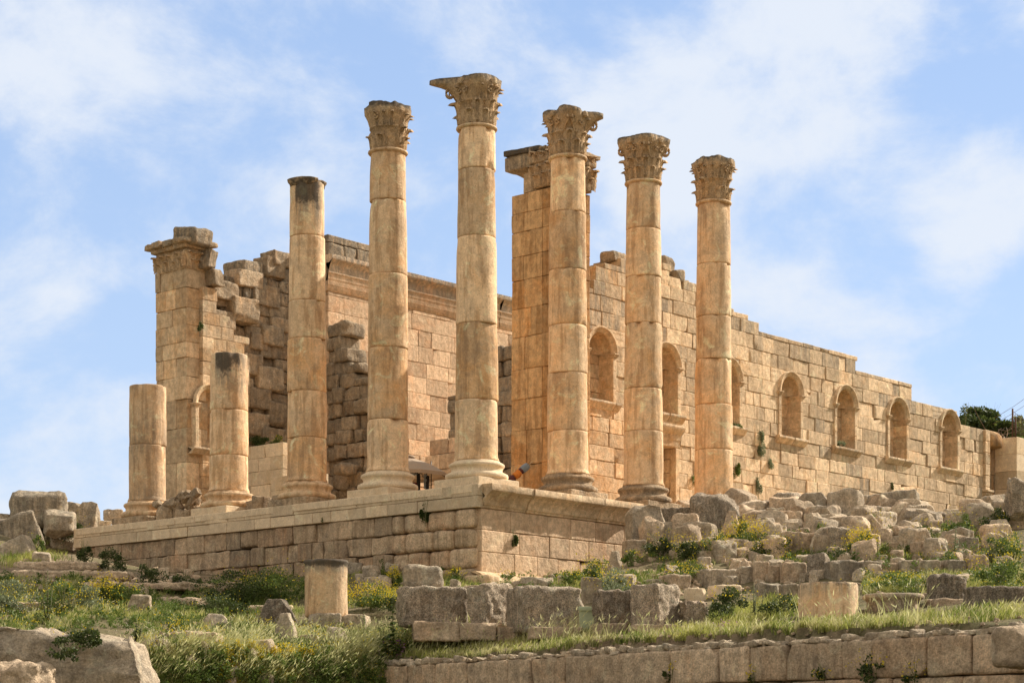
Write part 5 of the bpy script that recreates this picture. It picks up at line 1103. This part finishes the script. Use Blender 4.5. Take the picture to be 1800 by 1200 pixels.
# ---------------------------------------------------------------- grass and wild flowers
def inpoly(x,y,poly):
    r=np.zeros(len(x),bool); n=len(poly)
    for i in range(n):
        x1,y1=poly[i]; x2,y2=poly[(i+1)%n]
        c=((y1>y)!=(y2>y)); r^=c&(x<(x2-x1)*(y-y1)/((y2-y1) or 1e-9)+x1)
    return r
LEAN=RIGHT*.8+FWD*.1
def blades(mb,poly,n,h,w=.013,lean=.35,head=None,hm=None,clump=.5,dry=0.,tone=(0,1)):
    poly=np.array(poly,float); lo=poly.min(0); hi=poly.max(0); m=int(n*2.2)
    x=rng.uniform(lo[0],hi[0],m); y=rng.uniform(lo[1],hi[1],m); k=inpoly(x,y,[tuple(p) for p in poly]); x,y=x[k],y[k]
    cn=fbm(np.stack([x*.03,y*.08,0*x],1),3); k=rng.random(len(x))<np.clip(.5+cn*2.2*clump+.25*(1-clump),0.02,1); x,y=x[k][:n],y[k][:n]
    d=ground_hit(x,y); k=np.isfinite(d); x,y,d=x[k],y[k],d[k]; n=len(x)
    X=(x-CX)/F*d; P=CAM[:2]+X[:,None]*RIGHT+d[:,None]*FWD; z=terr(X,d)-.02; B=np.column_stack([P,z])
    hh=h*rng.uniform(.45,1.25,n)*(1+.35*fbm(np.stack([x*.02,y*.05,0*x+9],1),2)); a=rng.uniform(0,2*math.pi,n)
    le=LEAN[None]*lean*rng.uniform(.0,1.5,(n,1))+rng.normal(size=(n,2))*.34
    wv=np.stack([np.cos(a),np.sin(a),0*a],1)*w*rng.uniform(.7,1.3,(n,1)); V=[]
    for q,ww in ((0,1),(.4,.85),(.75,.55),(1,.12)):
        c=B+np.column_stack([le*(hh*q*q)[:,None],hh*q*(1-.18*q*lean)]); V+= [c-wv*ww,c+wv*ww]
    V=np.stack(V,1); f=np.array([[0,1,3,2],[2,3,5,4],[4,5,7,6]])[None]+np.arange(n)[:,None,None]*8
    pn=fbm(np.stack([x*.018,y*.06,0*x+4],1),3); pn2=fbm(np.stack([x*.03,y*.09,0*x+44],1),3)
    cc=np.zeros((n,8,3)); cc[:,:,0]=np.clip(rng.uniform(*tone,(n,1))+(pn*1.5)[:,None],0,1); cc[:,:,1]=((rng.random((n,1))<(dry+np.clip(pn2*1.6-.15,0,.6))[:,None])*.9)
    mb.add(V.reshape(-1,3),f.reshape(-1,4),cc.reshape(-1,3))
    if head is not None:
        s=rng.random(n)<head; tip=B[s]+np.column_stack([le[s]*hh[s][:,None],hh[s]*(1-.18*lean)]); m=len(tip)
        dr=np.column_stack([le[s],np.full(m,.55)]); dr/=np.linalg.norm(dr,axis=1,keepdims=True); sd=np.cross(dr,rng.normal(size=(m,3))); sd/=np.linalg.norm(sd,axis=1,keepdims=True); L_=rng.uniform(.10,.2,(m,1))
        V=np.stack([tip-dr*.02,tip+dr*L_*.4+sd*.014,tip+dr*L_,tip+dr*L_*.4-sd*.014],1).reshape(-1,3); c2=np.zeros((m,3)); c2[:,0]=rng.random(m); hm.add(V,np.arange(4*m).reshape(-1,4),np.repeat(c2,4,0))
    return B,hh
def k_safe(n,cn): return np.arange(n)%len(cn)
def dots(fm,poly,n,h,size=.018):
    poly=np.array(poly,float); lo=poly.min(0); hi=poly.max(0); c=rng.uniform(lo,hi,(max(4,n//14),2)); q=c[rng.integers(0,len(c),n)]+rng.normal(size=(n,2))*np.array([9,4]); k=inpoly(q[:,0],q[:,1],[tuple(p) for p in poly]); q=q[k]
    d=ground_hit(q[:,0],q[:,1]); k=np.isfinite(d); q,d=q[k],d[k]; X=(q[:,0]-CX)/F*d; P=np.column_stack([CAM[:2]+X[:,None]*RIGHT+d[:,None]*FWD,terr(X,d)+h*rng.uniform(.5,1.2,len(d))]); n=len(P)
    for _ in range(2):
        a=rng.normal(size=(n,3)); a/=np.linalg.norm(a,axis=1,keepdims=True); b=np.cross(a,rng.normal(size=(n,3))); b/=np.linalg.norm(b,axis=1,keepdims=True); z=size*rng.uniform(.6,1.3,(n,1))
        V=np.stack([P-a*z,P+b*z,P+a*z,P-b*z],1).reshape(-1,3); cc=np.zeros((n,3)); cc[:,0]=rng.random(n); fm.add(V,np.arange(4*n).reshape(-1,4),np.repeat(cc,4,0))
gm=MB(); pm=MB(); hd=MB(); fy=MB(); fw=MB(); fp=MB()
BAND=[(690,1150),(800,1128),(900,1116),(1100,1106),(1240,1098),(1400,1090),(1600,1080),(1800,1064),(1800,1086),(1700,1096),(1500,1108),(1320,1118),(1100,1132),(900,1150),(760,1164)]
FGP=[(260,1210),(230,1180),(300,1130),(420,1100),(520,1108),(640,1110),(720,1112),(760,1125),(700,1150),(672,1212)]
blades(gm,BAND,26000,.20,lean=.3,dry=.28,clump=.3,tone=(.2,1),head=.04,hm=hd)
blades(gm,[(700,1135),(900,1112),(900,1100),(720,1112)],2600,.42,lean=.5,head=.4,hm=hd,dry=.2)
blades(gm,FGP,15000,.27,lean=.15,clump=1.1,dry=.38,head=.05,hm=hd)
blades(pm,[(300,1150),(400,1110),(540,1118),(690,1130),(640,1212),(330,1212)],2400,.6,w=.007,lean=.6,head=.75,hm=hd,clump=.8)
blades(pm,[(560,1130),(720,1118),(900,1108),(890,1128),(690,1150),(660,1200),(560,1200)],1500,.6,w=.007,lean=.5,head=.8,hm=hd,clump=.6)
blades(gm,[(0,1015),(120,1012),(200,1035),(300,1050),(330,1100),(200,1085),(60,1120),(0,1140)],9500,.24,clump=.8,dry=.25,head=.05,hm=hd)
blades(gm,[(230,1052),(360,1030),(540,1000),(560,1060),(520,1090),(420,1098),(300,1110),(240,1130)],8500,.24,clump=.9,tone=(0,.7),dry=.12)
blades(gm,[(610,1000),(840,1012),(1080,1012),(1190,1000),(1200,1040),(1000,1060),(700,1060),(610,1070)],9000,.22,clump=.7,tone=(0,.7))
blades(gm,[(1120,955),(1300,945),(1480,940),(1780,925),(1800,1000),(1640,985),(1480,990),(1300,1005),(1140,1000)],6000,.26,clump=.9,tone=(0,.8),dry=.1)
blades(gm,[(1230,1085),(1410,1040),(1412,1085),(1240,1098)],4500,.24,clump=.5)
blades(gm,[(1516,1015),(1800,1005),(1800,1050),(1640,1045),(1516,1045)],9000,.25,clump=.4,tone=(.2,1),dry=.15)
blades(gm,[(0,960),(120,950),(125,985),(0,1000)],1800,.25,clump=.8)
blades(pm,[(120,1214),(200,1172),(330,1150),(340,1212)],900,.7,w=.007,lean=.5,head=.7,hm=hd,clump=.4)
blades(gm,[(100,1214),(180,1185),(330,1150),(340,1212)],2500,.3,dry=.2)
# seed grasses sticking up in front of the pitted blocks
blades(pm,[(700,1140),(900,1122),(1180,1112),(1180,1118),(900,1134),(700,1152)],900,.62,w=.008,lean=.5,head=.7,hm=hd,clump=.8)
blades(pm,[(1380,1098),(1620,1090),(1620,1098),(1380,1104)],90,.7,w=.008,lean=-.3,head=.7,hm=hd,clump=.5)
# low broad-leaved ground cover between the grasses
gc=MB()
for poly,n in ((FGP,520),([(0,1015),(120,1012),(200,1035),(300,1050),(330,1100),(60,1120),(0,1140)],150),([(230,1052),(360,1030),(540,1000),(560,1060),(420,1098),(240,1130)],150),([(1120,955),(1300,945),(1780,925),(1800,1000),(1480,990),(1140,1000)],150),([(610,1000),(1190,1000),(1200,1040),(700,1060)],90),([(1516,1015),(1800,1005),(1800,1050),(1516,1045)],70)):
    pl=np.array(poly,float); q=rng.uniform(pl.min(0),pl.max(0),(n*2,2)); q=q[inpoly(q[:,0],q[:,1],[tuple(v) for v in pl])][:n]; dd=ground_hit(q[:,0],q[:,1])
    for (x,y),d in zip(q,dd):
        if np.isfinite(d):
            p=onD(x,y,d); e=rng.uniform(.12,.4); t=rng.uniform(0,.7); leaves(gc,p+np.array([0,0,e*.3]),(e,e,e*rng.uniform(.5,1.1)),int(70+300*e),.04,(t,t+.3),lobes=6)
o=gc.build('ground_cover',M['leaf']); T(o,'low broad leaved ground cover between the grasses','ground cover'); o['kind']='stuff'
dots(fy,FGP,2600,.32,.022); dots(fy,[(380,1150),(560,1150),(560,1212),(380,1212)],2600,.32,.024); dots(fy,[(230,1120),(330,1100),(420,1110),(330,1180),(250,1190)],700,.25)
dots(fy,[(0,1040),(200,1040),(240,1080),(0,1120)],700,.28); dots(fy,[(600,1040),(700,1040),(700,1080),(600,1080)],500,.35); dots(fy,[(240,1060),(520,1050),(520,1095),(240,1120)],260,.3)
dots(fy,BAND,160,.16,.02); dots(fy,[(1130,950),(1780,940),(1780,990),(1130,1000)],900,.3); dots(fy,[(1516,1015),(1800,1005),(1800,1050),(1516,1045)],420,.26); dots(fw,[(1516,1015),(1640,1010),(1640,1045),(1516,1045)],500,.24)
dots(fw,[(0,1030),(130,1030),(130,1080),(0,1100)],420,.3,.014); dots(fw,[(180,1130),(330,1120),(330,1200),(180,1200)],260,.5,.014); dots(fw,BAND,90,.18,.014); dots(fp,BAND,70,.16,.018); dots(fp,[(660,1140),(712,1135),(712,1165),(660,1165)],160,.3,.02)
for nm,b,m_,lb in (('meadow_grass',gm,'grass','short green spring grass over the slopes and along the retaining wall'),('seed_grass',pm,'pale','tall pale grass bending to the right in the foreground'),('grass_heads',hd,'pale','feathery pale seed heads over the grass'),('yellow_wildflowers',fy,'yel','scattered yellow wild flowers in the grass'),('pale_wildflowers',fw,'white','scattered pale wild flowers in the grass'),('pink_wildflowers',fp,'pink','sparse pink wild flowers on the grass band')):
    o=b.build(nm,M[m_]); T(o,lb,'grass' if 'grass' in nm else 'wild flowers'); o['kind']='stuff'
# gravel and chips on bare soil
mb=MB(); zones=[[(30,985),(430,1000),(430,1040),(30,1030)],[(690,1010),(1150,1000),(1150,1060),(690,1060)],[(1120,940),(1800,930),(1800,1050),(1120,1050)],[(700,1150),(1800,1085),(1800,1100),(720,1165)]]
for zi,zp in enumerate(zones):
    zp=np.array(zp,float); n=[160,110,420,260][zi]; q=rng.uniform(zp.min(0),zp.max(0),(n,2)); d=ground_hit(q[:,0],q[:,1])
    for (x,y),dd in zip(q,d):
        if not np.isfinite(dd): continue
        p=onD(x,y,dd); s=rng.uniform(.05,.2)*(1 if zi<3 else .5); mb.box((p[0],p[1],p[2]+s*.1),(s*1.5,s*1.2,s*.8),euler(*rng.uniform(-.4,.4,3)),s*.2,s*.12,6,s*.5,(rng.uniform(.3,.9),rng.uniform(.2,.6),.05),cuts=3)
o=mb.build('stone_chips',M['ret']); T(o,'small stone chips and gravel strewn on the bare soil','gravel'); o['kind']='stuff'
# ---------------------------------------------------------------- small things in the ruin
def parasol(px,ytop,d,rad,label,mat,pole=2.9):
    p=onD(px,ytop,d); z=p[2]; r_=root('parasol',(p[0],p[1],z-pole),label,'parasol')
    mb=MB(); n=8; rows=[(0.03,0),(rad*.35,-.17),(rad*.7,-.42),(rad,-.72),(rad,-.86),(rad-.02,-.86),(rad*.97,-.73),(rad*.68,-.46),(rad*.33,-.21),(.03,-.05)]
    P=np.zeros((len(rows),n*4+1,3))
    for i,(q,h) in enumerate(rows):
        for j in range(n*4+1):
            a=j/(n*4)*2*math.pi+.3; k=(j%4)/4; qq=q*(1-.06*math.sin(math.pi*k)); P[i,j]=(p[0]+qq*math.cos(a),p[1]+qq*math.sin(a),z+h)
    mb.grid(P,(.5,.5,0)); mb.build('canopy',M[mat],r_,smooth=False)
    mb=MB(); mb.tube([(p[0],p[1],z-pole),(p[0],p[1],z)],.035,8); mb.build('pole',M['metal'],r_)
    for k in range(n):
        a=k/n*2*math.pi+.3; mb=MB(); e=(p[0]+rad*.96*math.cos(a),p[1]+rad*.96*math.sin(a),z-.76); mb.tube([(p[0],p[1],z-.08),(p[0]+rad*.5*math.cos(a),p[1]+rad*.5*math.sin(a),z-.34),e],.014,5); mb.tube([(p[0],p[1],z-.95),(p[0]+rad*.5*math.cos(a),p[1]+rad*.5*math.sin(a),z-.36)],.012,5); mb.build('rib',M['metal'],r_)
    mb=MB(); mb.lathe((p[0],p[1],z-.02),[(.1,0),(.32,-.04+.02),(.3,.06),(.05,.12)],16,0,1); mb.build('vent_cap',M[mat],r_)
parasol(716,803,86,1.75,'beige open parasol shading the stall between the tall columns','canvas',3.)
parasol(806,824,86,.75,'small white parasol half hidden behind the corner column base','wcanvas',2.6)
def box_(mb,p,s,yw=0.): mb.box(p,s,rotz(yw),.01,.004,4,.3)
q=onD(742,850,86.5); r_=root('souvenir_stall',(q[0],q[1],q[2]-.4),'dark metal souvenir rack with hanging textiles under the beige parasol','stall')
yr=math.atan2(RIGHT[1],RIGHT[0]); rp=lambda x,y,z:(q[0]+RIGHT[0]*x+FWD[0]*y,q[1]+RIGHT[1]*x+FWD[1]*y,q[2]+z)
mb=MB()
for x in (-.55,-.2,.2,.38): mb.tube([rp(x,0,-.6),rp(x,0,.95 if x>0.3 or x==-.2 else .55)],.022,6)
for z in (.05,.3,.55,.8): mb.tube([rp(-.2,0,z),rp(.38,0,z)],.008,5)
for x in (-.1,0,.1,.2,.3): mb.tube([rp(x,0,-.1),rp(x,0,.8)],.006,5)
mb.build('rack_frame',M['metal'],r_)
for x,z,w_,h_,m_ in ((-.16,.22,.16,.75,'black'),(-.28,.0,.2,.4,'red'),(.14,.25,.12,.6,'blue'),(.22,.1,.14,.8,'black'),(-.45,.05,.3,.3,'maroon')):
    mb=MB(); mb.box(rp(x,-.03,z-.15),(w_,.06,h_),rotz(yr),.025,.03,6,.08,(.5,.5,0)); mb.build('hanging_textile',M[m_],r_)
mb=MB(); mb.box(rp(-.45,.1,.42),(.5,.4,.06),rotz(yr),.01,.01,3,.1); mb.build('tray',M['blue'],r_)
# rolled bundles on poles
a0=onD(892,848,79.5); a1=onD(936,811,79.8); A0=np.array(a0);A1=np.array(a1); dv=(A1-A0)
r_=root('rolled_bundle',a0,'slanting bundle of orange, maroon and grey cloth rolled on two pale poles by the pier','bundle')
mb=MB(); mb.tube([A0-dv*.35,A1],.018,6); mb.tube([A0-dv*.35+np.array([0,0,-.03]),A1-dv*.06+np.array([0.02,.02,-.06])],.016,6); mb.build('pole',M['wood'],r_)
for t0,t1,rr,m_ in ((-.05,.25,.17,'maroon'),(.28,.5,.15,'orange'),(.5,.6,.13,'maroon'),(.58,.82,.155,'blue')):
    mb=MB(); n=8; pts=[A0+dv*(t0+(t1-t0)*k/n) for k in range(n+1)]; mb.tube(pts,rr*(.75+.25*np.sin(np.linspace(.3,2.9,n+1))),14,amp=.03,freq=6); mb.build('cloth_roll',M[m_],r_)
mb=MB(); mb.tube([A0+dv*.2+np.array([0,0,.08]),A0+dv*.42+np.array([0,0,.36])],.012,5); mb.build('thin_stick',M['wood'],r_)
# pale green board between two pitted blocks
p=onD(1040,1112,61.2); r_=root('green_board',p,'pale green weathered board wedged between two pitted blocks','board')
mb=MB(); mb.box((p[0],p[1],p[2]+.36),(.75,.06,.72),rotz(yr+.1),.01,.012,3,.15,(.5,.5,0)); mb.build('panel',M['board'],r_); mb=MB(); mb.box((p[0]-FWD[0]*.05,p[1]-FWD[1]*.05,p[2]+.72),(.8,.1,.12),rotz(yr+.1),.01,.01,3,.15); mb.build('top_rail',M['board'],r_)
# wire fence on the hill
f0=onD(1780,770,113); r_=root('wire_fence',f0,'rusty fence posts with sagging wires and netting above the wall at the right edge','fence')
for px,y0,y1 in ((1780,768,718),(1785,768,735)):
    a=onD(px,y0,113); b=onD(px,y1,113); mb=MB(); mb.tube([a,b],.05,6); mb.build('post',M['rust'],r_)
mb=MB(); A=np.array(onD(1780,722,113)); Bq=np.array(onD(1830,752,112)); Cq=np.array(onD(1745,745,114)); E_=np.array(onD(1820,698,112))
def wire(a,b,sag): mb.tube([a+(b-a)*t+np.array([0,0,-sag*4*t*(1-t)]) for t in np.linspace(0,1,7)],.010,4)
wire(Cq,E_,.1); wire(Cq+np.array([0,0,.3]),E_+np.array([0,0,.4]),.1)
for k in range(9): wire(A-np.array([0,0,k*.14]),Bq-np.array([0,0,k*.05]),.12)
for k in range(9): wire(A+(Bq-A)*k/9,A+(Bq-A)*k/9-np.array([0,0,1.1]),0)
mb.build('wire_net',M['rust'],r_)
